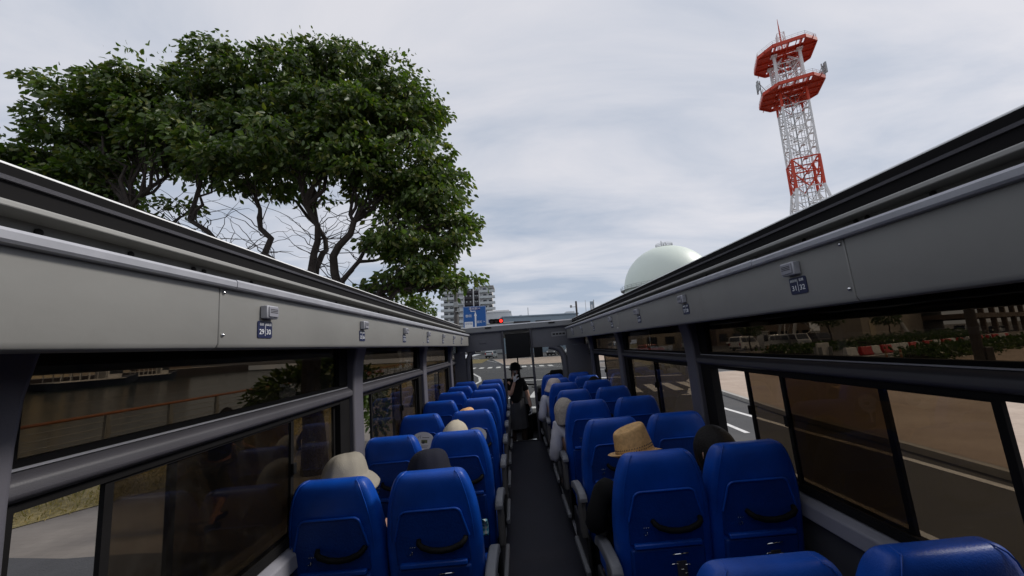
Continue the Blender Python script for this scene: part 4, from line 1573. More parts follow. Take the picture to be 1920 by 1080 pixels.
# dry grass strip along the quay railing
GE = ([4.3, 5.2, 5.8, 6.6, 8, 12, 40], [-8.3, -7.6, -7.1, -6.6, -6.3, -6.2, -6.2])
gp = []
for i, y in enumerate(np.linspace(4.4, 36, 50)):
    gp.append((float(np.interp(y, *GE)) + .14 * sin(i * 1.7) + .08 * sin(i * 3.1), y))
o = sheet('grass_strip', [(-10.95, 4.4)] + gp + [(-10.95, 36)], .114, 'grass')
rg = np.random.default_rng(3)
n_ = 14000
PP = np.stack([rg.uniform(-10.9, -6.4, n_), 4.5 + 14 * rg.uniform(0, 1, n_) ** 1.3, np.full(n_, .11)], 1)
edge = np.interp(PP[:, 1], *GE) - .1 + rg.normal(0, .12, n_)
PP = PP[PP[:, 0] < edge]
M['dry_blade'] = leaf_mat('dry_blade', [(.22, .17, .06), (.34, .26, .11), (.14, .13, .04), (.28, .2, .085)], trans=.2, rough=.8)
go = link('grass', leaves_mesh('grass', PP, np.tile([0, 0, 1.], (len(PP), 1)), .075, .22, -.2, 5, .7), 'dry_blade')
tag(go, 'short dry yellow grass along the quay walk', 'grass', kind='stuff')

kerbed('pavement', [(-1.3, 44.2), (2, 43.6), (8, 44.2), (14, 46), (19, 49.5), (23, 55), (24, 66), (-4, 66)], 'pave_tan')
sheet('dry_lawn', [(-30, 52), (-5, 56), (-5, 74), (-30, 74)], .01, 'grass')
far_edge = [tuple(ST(s, t).xy) for s, t in ((2, 9.5), (14, 8.2), (34, 4.6), (140, 4.6), (140, 9), (36, 13), (16, 16), (3, 16))]
kerbed('pavement', far_edge, 'pave_grey', h=.1)
sheet('parking_lot', [tuple(ST(s, t).xy) for s, t in ((16, 17), (38, 14), (75, 12), (75, 38), (16, 40))], .008, 'asphalt_lot_shade')


def line(name, a, b, w, z=.006):
    a = Vector((*a, 0)); b = Vector((*b, 0))
    d = (b - a).normalized(); n = Vector((-d.y, d.x, 0)) * w / 2
    return sheet(name, [tuple((p).xy) for p in (a - n, b - n, b + n, a + n)], z, 'white_line')


def polyline(name, pts, w, z=.006):
    mb = MB()
    pts = [Vector((*p, 0)) for p in pts]
    L, R_ = [], []
    for i, p in enumerate(pts):
        d = (pts[min(i + 1, len(pts) - 1)] - pts[max(i - 1, 0)]).normalized()
        n = Vector((-d.y, d.x, 0)) * w / 2
        L.append(p + n); R_.append(p - n)
    for i, (l, r) in enumerate(zip(L, R_)):
        mb.v += [(l.x, l.y, z), (r.x, r.y, z)]
        if i:
            k = 2 * i
            mb.f.append((k - 2, k - 1, k + 1, k))
    o = mb.build(name, 'white_line'); o['kind'] = 'structure'
    return o


polyline('road_marking', [(6.85, -30), (6.82, 7), (6.64, 9.7), (6.6, 12.4), (6.75, 14), (7.2, 16.2), (7.9, 17.6)], .15)
line('road_marking', (6.7, 15.75), (7.75, 15.75), .2, .0075)
for k in range(5):
    y0 = 9.3 - 12 * k
    line('road_marking', (5.4, y0), (5.47, y0 + 1.2) if k == 0 else (5.4, y0 + 5), .13)
polyline('road_marking', [(1.7 + 0, -30), (1.75, 13.6)], .15)
line('road_marking', (-2.7, 14.6), (1.7, 14.4), .4)
cw = MB()
for x in np.arange(-2.3, 9., .93):
    dx = -.45
    for_ = [(x, 17.1 + max(0, x - 6) * .1), (x + .45, 17.1 + max(0, x - 6) * .1), (x + .45 + .45, 19.9 + max(0, x - 6) * .2), (x + .45, 19.9 + max(0, x - 6) * .2)]
    o = len(cw.v)
    cw.v += [(a, b, .006) for a, b in for_]; cw.f.append((o, o + 1, o + 2, o + 3))
struct(cw.build('crosswalk', 'white_line'))
polyline('road_marking', [(9.0, 18.9), (8.95, 19.6), (9.15, 20.4), (9.6, 21.2), (10.1, 21.8)], .3)
line('road_marking', (-.5, 25.6), (10.3, 23.9), .35)
line('road_marking', (3.2, 32.6), (9.5, 31.6), .2)
line('road_marking', (-2.7, -30), (-2.72, 24), .15)
polyline('road_marking', [(-2.72, 24), (-2.5, 26.4), (-2.9, 30), (-3.9, 34.5), (-4.9, 39), (-6, 42)], .2)
cw = MB()
for i in range(11):
    x = -6 + i * .95
    o = len(cw.v)
    y = 42.0 - i * .18
    cw.v += [(x, y, .006), (x + .5, y, .006), (x + .5, y + 2.4, .006), (x, y + 2.4, .006)]; cw.f.append((o, o + 1, o + 2, o + 3))
struct(cw.build('crosswalk', 'white_line'))
polyline('road_marking', [(-9, 82), (-5, 66), (-2, 52), (-.4, 43), (2.2, 41.3), (8, 41.6), (13, 43.4)], .15)
line('road_marking', (1.2, 38.6), (8, 38.9), .15)
line('road_marking', (-1, 33), (-1.4, 46), .13, .0075)
for s0, s1, t in ((-1, 18, -1.9), (6, 30, -.2), (20, 80, -.5), (17, 80, -3.6), (16, 24, -2.9)):
    line('road_marking', tuple(ST(s0, t).xy), tuple(ST(s1, t).xy), .15)
for k in range(6):
    line('road_marking', tuple(ST(20 + k * 9, -2).xy), tuple(ST(24 + k * 9, -2).xy), .15)
# parking bays
for k in range(14):
    line('road_marking', tuple(ST(30 + k * 2.7, 20).xy), tuple(ST(30 + k * 2.7, 25).xy), .1, .012)

# quay railing: timber handrail on steel posts with wires
rail = empty('quay_railing', (-10.65, 4, 0), 'waterside railing with orange timber handrail, steel posts and wires', 'railing')
def loc(o_root, pts):
    b = Vector(o_root.location)
    return [Vector(p) - b for p in pts]
mb = MB(); mb.tube(loc(rail, [(-10.65, -8, 1.1), (-10.65, 36, 1.1)]), .038, 10); mb.build('handrail', 'rail_wood', rail, smooth=True)
for k in range(25):
    y = -8 + k * 1.8
    mb = MB()
    mb.box(-.04, .04, y - 4 - .055, y - 4 + .055, .0, 1.06); mb.box(-.05, .05, y - 4 - .02, y - 4 + .085, .5, .8)
    mb.build('rail_post', 'galv', rail, bevel=.005)
mb = MB()
for z in (.22, .4, .58, .76, .92):
    mb.tube([(0, -12, z), (0, 32, z)], .011, 6)
mb.build('rail_wire', 'galv', rail)


# ------------------------------------------------------------------ the broad tree beside the bus
def crooked(a, b, r0, r1, n=7, amp=.12, sag=0., seed=0):
    rg = random.Random(seed)
    a, b = Vector(a), Vector(b)
    pts, rad = [], []
    ln = (b - a).length
    off = Vector((0, 0, 0))
    for i in range(n + 1):
        t = i / n
        if 0 < i < n:
            off = off * .5 + Vector((rg.uniform(-1, 1), rg.uniform(-1, 1), rg.uniform(-.7, .7))) * amp * ln * .5
        else:
            off = Vector((0, 0, 0))
        p = a.lerp(b, t) + off + Vector((0, 0, sag * ln * sin(pi * t)))
        pts.append(p); rad.append(r0 + (r1 - r0) * t ** .8)
    return pts, rad


LOBES = [  # x, y, z, rx, ry, rz
    (-9.4, 7.3, 7.6, 1.15, 1.4, 1.0), (-8.8, 7.2, 8.35, 1.0, 1.2, .8), (-10.2, 7.3, 7.0, .9, 1.2, .8), (-10.0, 7.1, 6.1, .9, 1.0, .5), (-8.9, 7.0, 6.5, .9, 1.0, .6), (-10.6, 7.8, 6.6, 1.1, 1.4, .8), (-8.3, 7.0, 8.2, 1.2, 1.7, .9), (-7.6, 7.2, 8.6, 1.3, 1.7, 1.0), (-8.4, 7.6, 7.1, 1.4, 1.7, 1.0),
    (-9.6, 7.0, 6.3, 1.1, 1.3, .7), (-7.0, 6.8, 7.4, 1.3, 1.6, .9), (-5.8, 7.2, 8.8, 1.3, 1.7, 1.0), (-6.4, 8.0, 8.0, 1.3, 1.6, 1.0), (-4.9, 7.4, 8.2, 1.3, 1.7, 1.1),
    (-3.6, 7.3, 8.7, 1.2, 1.7, 1.0), (-2.6, 7.4, 8.2, 1.2, 1.6, 1.0), (-1.95, 7.2, 7.4, .9, 1.3, .9), (-3.2, 6.6, 7.4, 1.3, 1.5, 1.0), (-4.5, 6.2, 7.0, 1.4, 1.5, .9),
    (-6.1, 6.4, 6.8, 1.3, 1.4, .7), (-5.2, 6.4, 6.5, 1.2, 1.3, .6), (-3.2, 6.5, 6.5, 1.1, 1.3, .7), (-2.2, 6.8, 6.3, 1.1, 1.4, .9),
    (-1.5, 7.2, 5.6, .8, 1.1, .8), (-2.2, 7.0, 5.2, .9, 1.2, .8), (-1.25, 7.2, 4.6, .65, .9, .6), (-2.0, 7.2, 4.2, .75, .9, .6), (-1.5, 7.3, 3.7, .6, .7, .5), (-2.5, 7.2, 3.5, .7, .8, .38),
    (-3.0, 7.1, 3.35, .5, .7, .28), (-.95, 7.2, 4.75, .42, .5, .3), (-.95, 7.3, 3.6, .4, .5, .3), (-8.6, 7.4, 5.9, .9, 1.1, .5), (-6.6, 7.2, 5.4, .4, .5, .22), (-4.0, 8.2, 7.0, 1.5, 1.5, 1.2),
    (-2.2, 7.3, 3.05, .5, .5, .22), (-4.0, 7.2, 5.5, .3, .4, .18),
    (-2.3, 6.9, 4.6, .75, .9, .7), (-1.7, 7.0, 4.2, .65, .8, .6), (-2.0, 7.0, 3.8, .7, .8, .5), (-2.6, 6.9, 5.6, .8, 1.0, .6), (-1.6, 7.0, 6.4, .6, .9, .7), (-1.45, 7.1, 5.1, .55, .8, .6),
    (-1.3, 7.1, 3.6, .5, .6, .45), (-9.0, 6.9, 5.7, .8, .9, .5), (-9.9, 7.0, 6.0, .7, .9, .5), (-4.2, 7.2, 8.5, 1.2, 1.2, .9), (-3.0, 7.0, 7.8, 1.1, 1.2, .9),
    (-5.3, 6.8, 7.6, 1.2, 1.2, .9), (-2.9, 6.8, 6.7, .9, 1.1, .8), (-1.8, 7.0, 7.9, .7, 1.0, .7), (-6.7, 7.0, 8.3, 1.1, 1.2, .8), (-9.3, 7.2, 7.2, .9, 1.1, .7), (-1.05, 7.1, 4.4, .45, .5, .4), (-4.3, 7.4, 8.9, 1.0, 1.0, .8), (-6.9, 7.3, 7.0, 1.1, 1.2, .8), (-7.8, 7.4, 7.7, 1.1, 1.2, .8), (-5.2, 7.3, 7.0, 1.2, 1.2, .8), (-3.9, 7.0, 7.6, 1.0, 1.1, .9), (-2.2, 7.2, 8.4, .8, 1.0, .7),
]
_l2 = []
_rl = random.Random(77)
for i, (x, y, z, rx, ry, rz) in enumerate(LOBES):
    yy = 8.0 + (y - 7.2) * .9
    k = yy / 7.3
    ry = max(.25, min(ry, 1.15) - .15)
    rx, rz = max(.22, rx - .2) * k, max(.16, rz - .18) * k
    zc = 2.32 + (z - 2.32) * k
    xc = x * k
    if z > 5.8:                                  # keep the skyline of the crown: upper tangent seen from the street
        m_ = (z + LOBES[i][5] - 2.32) / 7.3
        zc = 2.32 + m_ * yy - sqrt((rz + .26) ** 2 + (m_ * (ry + .08)) ** 2)
    if x < -8.8 or x > -2.4:
        sg_x = -1 if x < -8.8 else 1
        m_ = (x + sg_x * LOBES[i][3]) / 7.3
        xc = m_ * yy - sg_x * sqrt((rx + .18) ** 2 + (m_ * ry) ** 2)
    _l2.append((xc, yy, zc, rx, ry, rz))
LOBES = _l2
tree = empty('broadleaf_tree', (-4.0, 7.6, .1), 'large spreading broadleaf tree beside the left side of the bus, crown over its roof edge', 'tree')
TB = Vector(tree.location)
wood = MB()
fork = Vector((-4.05, 7.55, 2.6))
pts = [TB + Vector((.05, 0, -.15)), TB + Vector((.0, 0, .8)), Vector((-4.1, 7.6, 1.8)), fork]
wood.tube([p - TB for p in pts], [.27, .2, .17, .165], 14)
# main limbs
limbs = [((-3.2, 7.4, 5.0), .10), ((-5.2, 7.5, 5.0), .09), ((-4.2, 7.4, 5.4), .09), ((-6.8, 7.6, 5.3), .07), ((-2.7, 7.3, 3.4), .055), ((-8.0, 7.5, 5.6), .06), ((-4.6, 8.6, 5.4), .08), ((-5.9, 7.3, 4.5), .055), ((-2.9, 7.6, 4.6), .06)]
LP = []
for i, (e, r) in enumerate(limbs):
    st = fork if i < 3 or i in (6, 7, 8) else (LP[0][0][4] if i == 4 else LP[1][0][3])
    if i == 4:
        st = fork + Vector((.05, 0, .1))
    p, rd = crooked(st, e, r * 1.15, r * .6, 8, .10, .03, seed=20 + i)
    wood.tube([q - TB for q in p], rd, 9)
    LP.append((p, rd))
nodes = [q for p, _ in LP for q in p[4:]]
rgp = random.Random(5)
for i, (x, y, z, rx, ry, rz) in enumerate(LOBES):
    c = Vector((x, y, z - rz * .3))
    st = min(nodes, key=lambda q: (q - c).length + max(0, q.z - c.z) * 1.5)
    p, rd = crooked(st, c, .032 + .012 * rx, .012, 7, .16, .04, seed=100 + i)
    wood.tube([q - TB for q in p], rd, 6)
    for k in range(13):
        d = Vector((rgp.gauss(0, 1), rgp.gauss(0, 1), rgp.gauss(.15, .8))).normalized()
        e = Vector((x + d.x * rx * .75, y + d.y * ry * .75, z + d.z * rz * .7))
        sp = p[rgp.randint(3, 7)]
        q, r2 = crooked(sp, e, .012, .004, 6, .09, .04, seed=1000 + i * 20 + k)
        wood.tube([a - TB for a in q], r2, 4)
# bare twigs under the crown
for k in range(120):
    sp = rgp.choice(nodes)
    e = sp + Vector((rgp.uniform(-1.3, 1.3), rgp.uniform(-.8, .8), rgp.uniform(-.1, 1.1)))
    q, r2 = crooked(sp, e, .012, .003, 9, .09, .06, seed=3000 + k)
    wood.tube([a - TB for a in q], r2, 4)
wood.build('trunk', 'bark', tree, smooth=True)
Pl, Dl = [], []
tot = sum((a[3] * a[4] + a[3] * a[5] + a[4] * a[5]) for a in LOBES)
for i, (x, y, z, rx, ry, rz) in enumerate(LOBES):
    n = int(78000 * (rx * ry + rx * rz + ry * rz) / tot)
    # each lobe is a handful of sprays: umbrellas of leaves over darker gaps
    nsub = max(4, int(6.3 * (rx * ry + rx * rz) ** .75))
    dd = RNG.normal(0, 1, (nsub, 3)); dd[:, 2] += .2
    dd /= np.linalg.norm(dd, axis=1)[:, None]
    sc_ = np.array([x, y, z]) + dd * np.array([rx, ry, rz]) * RNG.uniform(.45, .82, nsub)[:, None]
    sr = RNG.uniform(.26, .5, nsub)
    per = np.maximum(12, (n * sr ** 2 / (sr ** 2).sum()).astype(int))
    nf = int(n * .11)
    d = RNG.normal(0, 1, (nf, 3)); d /= np.linalg.norm(d, axis=1)[:, None]
    Pl.append(np.array([x, y, z]) + d * RNG.uniform(.3, 1.0, nf)[:, None] ** .5 * np.array([rx, ry, rz]) + RNG.normal(0, .09, (nf, 3))); Dl.append(d)
    for q in range(nsub):
        m_ = per[q]
        d = RNG.normal(0, 1, (m_, 3)); d[:, 2] = np.abs(d[:, 2]) * .9 - .25
        d /= np.linalg.norm(d, axis=1)[:, None]
        r = RNG.uniform(.3, 1.08, m_)[:, None] ** .6
        P_ = sc_[q] + d * r * sr[q] * np.array([1.15, 1.15, .62])
        Pl.append(P_); Dl.append(d * np.array([1.2, 1.2, .5]))
Pl = np.concatenate(Pl) - np.array(TB); Dl = np.concatenate(Dl)
link('crown', leaves_mesh('crown', Pl, Dl, .135, .5, 1.05, 2, .6), 'leaf', tree)


# low branch of glossy leaves hanging outside the left windows
def leafy(name, root_loc, lobes, stems, count, size, label, cat, m='leaf', group=None, seed=1, droop=.5, stem_m='bark'):
    root = empty(name, root_loc, label, cat, group)
    b = Vector(root_loc)
    w = MB()
    for k, (a, e, r) in enumerate(stems):
        p, rd = crooked(a, e, r, r * .35, 7, .12, .03, seed=seed * 50 + k)
        w.tube([q - b for q in p], rd, 7)
    if stems:
        w.build('trunk', stem_m, root, smooth=True)
    rg = np.random.default_rng(seed)
    P_, D_ = [], []
    tt = sum(l[3] * l[4] * l[5] for l in lobes)
    for x, y, z, rx, ry, rz in lobes:
        n = int(count * rx * ry * rz / tt)
        d = rg.normal(0, 1, (n, 3)); d /= np.linalg.norm(d, axis=1)[:, None]
        r = rg.uniform(.1, 1, n)[:, None] ** .45
        P_.append(np.array([x, y, z]) + d * r * np.array([rx, ry, rz])); D_.append(d)
    P_ = np.concatenate(P_) - np.array(b); D_ = np.concatenate(D_)
    link('crown', leaves_mesh('crown', P_, D_, size, .5, droop, seed, .6), m, root)
    return root


leafy('young_tree', (-5.3, 9.4, .1), [(-5.3, 9.3, 1.55, .9, .7, .5), (-4.5, 9.2, 1.9, .8, .7, .45), (-6.1, 9.4, 1.35, .5, .5, .35), (-3.9, 9.6, 1.5, .6, .6, .5), (-4.6, 9.6, 2.3, .8, .7, .35)],
      [((-5.3, 9.4, .1), (-5.0, 9.3, 1.3), .06), ((-5.1, 9.3, .9), (-4.4, 9.2, 1.8), .035), ((-5.1, 9.3, 1.0), (-6.2, 9.2, 1.5), .04)], 3600, .15,
      'low leafy young tree with glossy leaves seen through the left windows', 'tree', seed=8)
leafy('young_tree', (-3.75, 9.9, .1), [(-3.6, 9.8, .95, .35, .35, .4), (-3.7, 9.9, 1.4, .3, .35, .35), (-3.5, 9.7, .55, .3, .3, .2)],
      [((-3.75, 9.9, .1), (-3.6, 9.8, 1.2), .025), ((-3.75, 9.9, .2), (-3.45, 9.7, .6), .015)], 420, .15,
      'thin sapling with sparse leaves behind the second left window post', 'tree', seed=9)
leafy('street_tree', (-4.2, 15.5, .1), [(-4.6, 15.5, 4.2, .9, .9, .7), (-3.9, 15.6, 4.0, .7, .8, .6), (-5.2, 15.4, 3.6, .6, .6, .5)],
      [((-4.2, 15.5, .1), (-4.2, 15.5, 3.9), .17)], 1800, .15, 'street tree with a straight dark trunk farther along the left pavement', 'tree', seed=10)

# pedestrian on the quay walk
qx, qy = -4.2, 5.5
PJ = {'head': (qx + .02, qy + .04, 1.64), 'neck': (qx, qy + .0, 1.48), 'chest': (qx, qy, 1.28), 'pelvis': (qx, qy - .02, .98),
              'ls': (qx - .17, qy, 1.41), 'le': (qx - .2, qy + .1, 1.15), 'lw': (qx - .12, qy + .34, 1.14), 'rs': (qx + .17, qy, 1.41), 're': (qx + .21, qy + .14, 1.17), 'rw': (qx + .15, qy + .40, 1.08),
              'lh': (qx - .09, qy - .02, .93), 'lk': (qx - .09, qy + .10, .52), 'la': (qx - .09, qy + .12, .19), 'lt': (qx - .09, qy + .26, .14),
              'rh': (qx + .09, qy - .02, .93), 'rk': (qx + .1, qy - .02, .52), 'ra': (qx + .1, qy - .24, .22), 'rt': (qx + .1, qy - .12, .14), 'shorts': True}
PJ = {k: (v if k == 'shorts' else (v[0], v[1], .1 + (v[2] - .1) * .92)) for k, v in PJ.items()}
ped = person(PJ, label='pedestrian in black shirt and grey shorts walking on the pavement outside the left windows', top='cl_black', bottom='cl_grey', sleeve='short', bus_side=False)
hair_cap(ped[0], ped[2], ped[3], 'hair_k')


# ------------------------------------------------------------------ telecom tower
def build_tower(X, Y):
    root = empty('telecom_tower', (X, Y, 0), 'tall red and white lattice telecom tower with two octagonal platforms', 'tower')
    root.rotation_euler = (0, 0, -atan(X / Y) + radians(14))
    ring = lambda h, z: [Vector((sx * h, sy * h, z)) for sx, sy in ((-1, -1), (1, -1), (1, 1), (-1, 1))]
    def hw(z):
        if z >= 33.6:
            return 2.45
        t = (33.6 - z) / 33.6
        return 2.55 + 2.2 * t ** .8 + 4.0 * t * t
    def section(name, zs, m, leg_r=.23, br=.09):
        mb = MB()
        for z0, z1 in zip(zs, zs[1:]):
            a, b = ring(hw(z0), z0), ring(hw(z1), z1)
            for i in range(4):
                j = (i + 1) % 4
                mb.tube([a[i], b[i]], leg_r, 8)
                mb.tube([b[i], b[j]], br * 1.2, 5)
                mid = (a[i] + a[j]) / 2
                mb.tube([mid, b[i]], br, 5); mb.tube([mid, b[j]], br, 5)
                mt = (b[i] + b[j]) / 2
                for p in (a[i], a[j]):
                    mb.tube([p.lerp(b[i] if p is a[i] else b[j], .5), mid.lerp(b[i] if p is a[i] else b[j], .5)], br * .7, 4)
                mb.box(mt.x - .4, mt.x + .4, mt.y - .4, mt.y + .4, z1 - .5, z1 - .4)
            mb.tube([a[0], b[2]], br * .6, 4); mb.tube([a[1], b[3]], br * .6, 4)
            mb.tube([(a[0] + a[1]) / 2, (a[2] + a[3]) / 2], br * .8, 4)
        mb.build(name, m, root)
    section('lattice', [0, 9, 18, 26, 30, 33.6], 'twr_white', .3, .1)
    section('lattice', [33.6, 37.0, 40.4], 'twr_red', .3, .14)
    section('lattice', [40.4, 43.7, 47.0, 50.3, 53.4], 'twr_white', .23)
    section('lattice', [53.4, 56.8], 'twr_red', .26)
    section('lattice', [58.0, 61.2, 64.0], 'twr_white', .2)
    # ladders and cable trays inside the shaft
    mb = MB()
    for x, y in ((-1.2, -.6), (1.1, .4)):
        for s in (-.3, .3):
            mb.tube([(x + s, y, 0), (x + s, y, 66)], .06, 4)
        for z in np.arange(1, 66, .8):
            mb.tube([(x - .3, y, z), (x + .3, y, z)], .04, 4)
    mb.tube([(0, .6, 0), (0, .6, 66)], .14, 6)
    mb.build('ladder', 'galv', root)

    def deck(z, half, ch, th):
        o8 = [(-half, -half + ch), (-half + ch, -half), (half - ch, -half), (half, -half + ch), (half, half - ch), (half - ch, half), (-half + ch, half), (-half, half - ch)]
        mb = MB()
        for i in range(8):                               # edge girders
            a, b = o8[i], o8[(i + 1) % 8]
            mb.bar((*a, z), (*b, z), .28, th)
        for x in (-2.45, 0, 2.45):
            mb.bar((x, -half + .1, z), (x, half - .1, z), .3, th * .9)
            mb.bar((-half + .1, x, z - .05), (half - .1, x, z - .05), .3, th * .8)
        # floor plates with open strips near two sides
        strips = [(-half + .15, -half + ch * .9), (-half + ch * 1.25, -1.3), (-1.0, 1.0), (1.3, half - ch * 1.25), (half - ch * .9, half - .15)]
        plate = [(-half + .1, -half + ch + .05), (-half + ch * .55, -half + ch * .55), (-half + ch * .55, half - ch * .55), (-half + .1, half - ch - .05)]
        mb.prism([(-half + .1, -half + ch), (-half + ch * .98, -half + .15), (-half + ch * .98, half - .15), (-half + .1, half - ch)], z - .1, z + .02)
        mb.prism([(half - .1, half - ch), (half - ch * .98, half - .15), (half - ch * .98, -half + .15), (half - .1, -half + ch)], z - .1, z + .02)
        for y0, y1 in ((-half + 2.1, -1.35), (-1.05, 1.2), (1.5, half - 1.6)):
            mb.box(-half + ch, half - ch, y0, y1, z - .1, z + .02)
        for y0 in (-half + .15, half - .7):
            for x in np.arange(-half + ch + .1, half - ch - .6, 1.6):
                mb.box(x, x + .5, y0, y0 + .5, z - .1, z + .02)
        for k in np.linspace(-half + 1, half - 1, 7):
            mb.bar((k, -half + .4, z - .14), (k, half - .4, z - .14), .12, .18)
        p = mb.build('platform', 'twr_red', root)
        mb = MB()
        for i in range(8):
            a, b = Vector((*o8[i], z)), Vector((*o8[(i + 1) % 8], z))
            n = max(2, int((b - a).length / 1.2))
            for k in range(n + 1):
                q = a.lerp(b, k / n)
                mb.tube([q, q + Vector((0, 0, 1.25))], .035, 4)
            for h in (.45, .85, 1.25):
                mb.tube([a + Vector((0, 0, h)), b + Vector((0, 0, h))], .035, 4)
        mb.build('railing', 'twr_white', p)
        return o8
    o1 = deck(57.4, 5.7, 2.6, .75)
    o2 = deck(66.9, 5.6, 2.6, .8)
    mb = MB()
    for sx, sy in ((-1, -1), (1, -1), (1, 1), (-1, 1)):
        mb.tube([(sx * 2.45, sy * 2.45, 57.5), (sx * 2.45, sy * 2.45, 66.2)], .32, 8)
        mb.box(sx * 2.45 - .6, sx * 2.45 + .6, sy * 2.45 - .6, sy * 2.45 + .6, 66.1, 66.4)
        mb.tube([(sx * 2.45, sy * 2.45, 63.5), (sx * .6, sy * .6, 66.4)], .2, 6)
    mb.build('column', 'twr_white', root)
    # top mast
    mb = MB()
    r0, r1 = ring(.8, 67), ring(.7, 73.0)
    for k in range(4):
        a = [p.lerp(q, k / 4) for p, q in zip(r0, r1)]; b = [p.lerp(q, (k + 1) / 4) for p, q in zip(r0, r1)]
        for i in range(4):
            j = (i + 1) % 4
            mb.tube([a[i], b[i]], .1, 5); mb.tube([a[i], b[j]], .06, 4); mb.tube([b[i], b[j]], .06, 4)
    mt = mb.build('mast', 'twr_white', root)
    mb = MB(); mb.tube([(0, 0, 67), (0, 0, 73.5), (0, 0, 77.2)], [.18, .16, .04], 6); mb.build('whip_antenna', 'twr_red', mt)
    # panel antennas on the lower platform
    for cx_, cy_ in ((-5.9, -2.2), (5.9, -1.8), (5.9, 1.6)):
        mb = MB()
        mb.tube([(cx_, cy_, 57.6), (cx_, cy_, 61.4)], .12, 6)
        sx = sgn(cx_)
        for q, dz in ((-.7, 0), (.1, .3), (.8, 0)):
            mb.box(cx_ + sx * .35, cx_ + sx * .65, cy_ + q - .16, cy_ + q + .16, 58.7 + dz, 61.2 + dz)
            mb.bar((cx_, cy_, 59.4), (cx_ + sx * .4, cy_ + q, 59.4), .08); mb.bar((cx_, cy_, 60.7), (cx_ + sx * .4, cy_ + q, 60.7), .08)
        mb.tube([(cx_, cy_, 60.6), (cx_ * .72, cy_ * .72, 57.6)], .07, 5)
        mb.build('panel_antenna', 'galv', root)
    return root


build_tower(67.4, 80)

# ------------------------------------------------------------------ spherical gas tank
tank = empty('gas_tank', (55, 130, 0), 'pale green spherical gas tank showing above the right roof edge', 'tank')
mb = MB()
n = 72; prof = [(max(1e-4, 15 * sin(pi * j / 36)), 19.5 + 15 * -cos(pi * j / 36)) for j in range(37)]
mb.lathe(prof, n).build('shell', 'sphere', tank, smooth=True)
mb = MB()
for k in range(12):
    a = 2 * pi * k / 12
    mb.tube([(14.6 * cos(a), 14.6 * sin(a), 0), (14.9 * cos(a), 14.9 * sin(a), 19.5)], .4, 8)
    b = 2 * pi * (k + 1) / 12
    mb.tube([(14.6 * cos(a), 14.6 * sin(a), 2), (14.9 * cos(b), 14.9 * sin(b), 15)], .12, 5)
mb.build('support_leg', 'sphere', tank)
def ring_gallery(r, z, name, hrail=1.1, w=1.0):
    mb = MB()
    m = 48
    for k in range(m):
        a, b = 2 * pi * k / m, 2 * pi * (k + 1) / m
        pa, pb = Vector((r * cos(a), r * sin(a), z)), Vector((r * cos(b), r * sin(b), z))
        ia, ib = pa * 1, pb * 1
        ia.xy *= (r - w) / r; ib.xy *= (r - w) / r
        mb.add([ia, pa, pb, ib, ia + Vector((0, 0, -.12)), pa + Vector((0, 0, -.12)), pb + Vector((0, 0, -.12)), ib + Vector((0, 0, -.12))], [(0, 1, 2, 3), (7, 6, 5, 4), (1, 5, 6, 2)])
        mb.tube([pa, pa + Vector((0, 0, hrail))], .05, 4)
        for h in (.55, 1.1):
            mb.tube([pa + Vector((0, 0, h)), pb + Vector((0, 0, h))], .045, 4)
    return mb.build(name, 'galv', tank)
ring_gallery(16.2, 19.6, 'gallery', 1.1, 1.3)
ring_gallery(2.8, 34.4, 'crown_platform', .9, 2.4)
mb = MB()
for x, h in ((-.9, 2.4), (-.2, 1.4), (.5, 1.9), (.9, 1.2)):
    mb.tube([(x, 0, 34.3), (x, 0, 34.3 + h)], .12, 6)
mb.build('vent_pipe', 'galv', tank)


# ------------------------------------------------------------------ buildings
def apartment():
    root = empty('apartment_block', (-22.3, 190, 0), 'white apartment block with balconies and a dark middle bay beyond the front of the bus', 'building')
    x0, x1 = -13.2, 13.4
    fh = 3.02; nf = 11; H = fh * nf
    mb = MB(); mb.box(x0, x0 + 10.5, .9, 14, 0, H); mb.box(x1 - 8.2, x1 - 1.6, .9, 14, 0, H)
    w = mb.build('wall', 'bl_white', root)
    mb = MB(); mb.box(x0 + 10.5, x1 - 8.2, 1.6, 14, 0, H - .6); mb.build('dark_bay', 'bl_dark', root)
    mb = MB()
    for x in (x0 + 10.2, x0 + 15.2, x1 - 8.4):
        mb.box(x, x + .55, .0, 1.7, 0, H + .3)
    mb.build('fin', 'bl_white', root)
    mb = MB(); mb.box(x0 - .6, x0 + 10.2, -.6, 14.5, H, H + .35); mb.box(x1 - 7.9, x1 - .6, -.6, 14.5, H, H + .35); mb.build('roof', 'bl_white', root)
    mb = MB(); mb.tube([(3, 5, H), (3, 5, H + 9)], .09, 5); mb.build('roof_mast', 'galv', root)
    for f in range(1, nf):
        z = f * fh
        for a, b in ((x0 - 1.3, x0 + 10.15), (x1 - 7.8, x1)):
            mb = MB()
            mb.box(a, b, -.75, .9, z - .18, z)
            mb.box(a, b, -.78, -.66, z, z + 1.1)
            mb.box(a, a + .1, -.66, .9, z, z + 1.1); mb.box(b - .1, b, -.66, .9, z, z + 1.1)
            mb.build('balcony', 'bl_rail', root)
            mb = MB()
            xx = a + 1.6
            while xx + 1.9 < b - .8:
                mb.box(xx, xx + 1.8, .84, .96, z + .1, z + 2.15)
                xx += 2.9
            mb.build('window', 'bl_glass', root)
        for a, b in ((x0 + 10.8, x0 + 15.15), (x0 + 15.8, x1 - 8.5)):
            mb = MB(); mb.box(a, b, .5, 1.6, z - .2, z); mb.box(a, b, .45, .55, z, z + 1.05); mb.build('dark_balcony', 'bl_dark', root)
            mb = MB()
            for q in (.22, .68):
                c = a + (b - a) * q
                mb.box(c - .35, c + .35, 1.5, 1.58, z + 1.3, z + 1.95)
            mb.build('bright_window', 'bl_rail', root)


apartment()


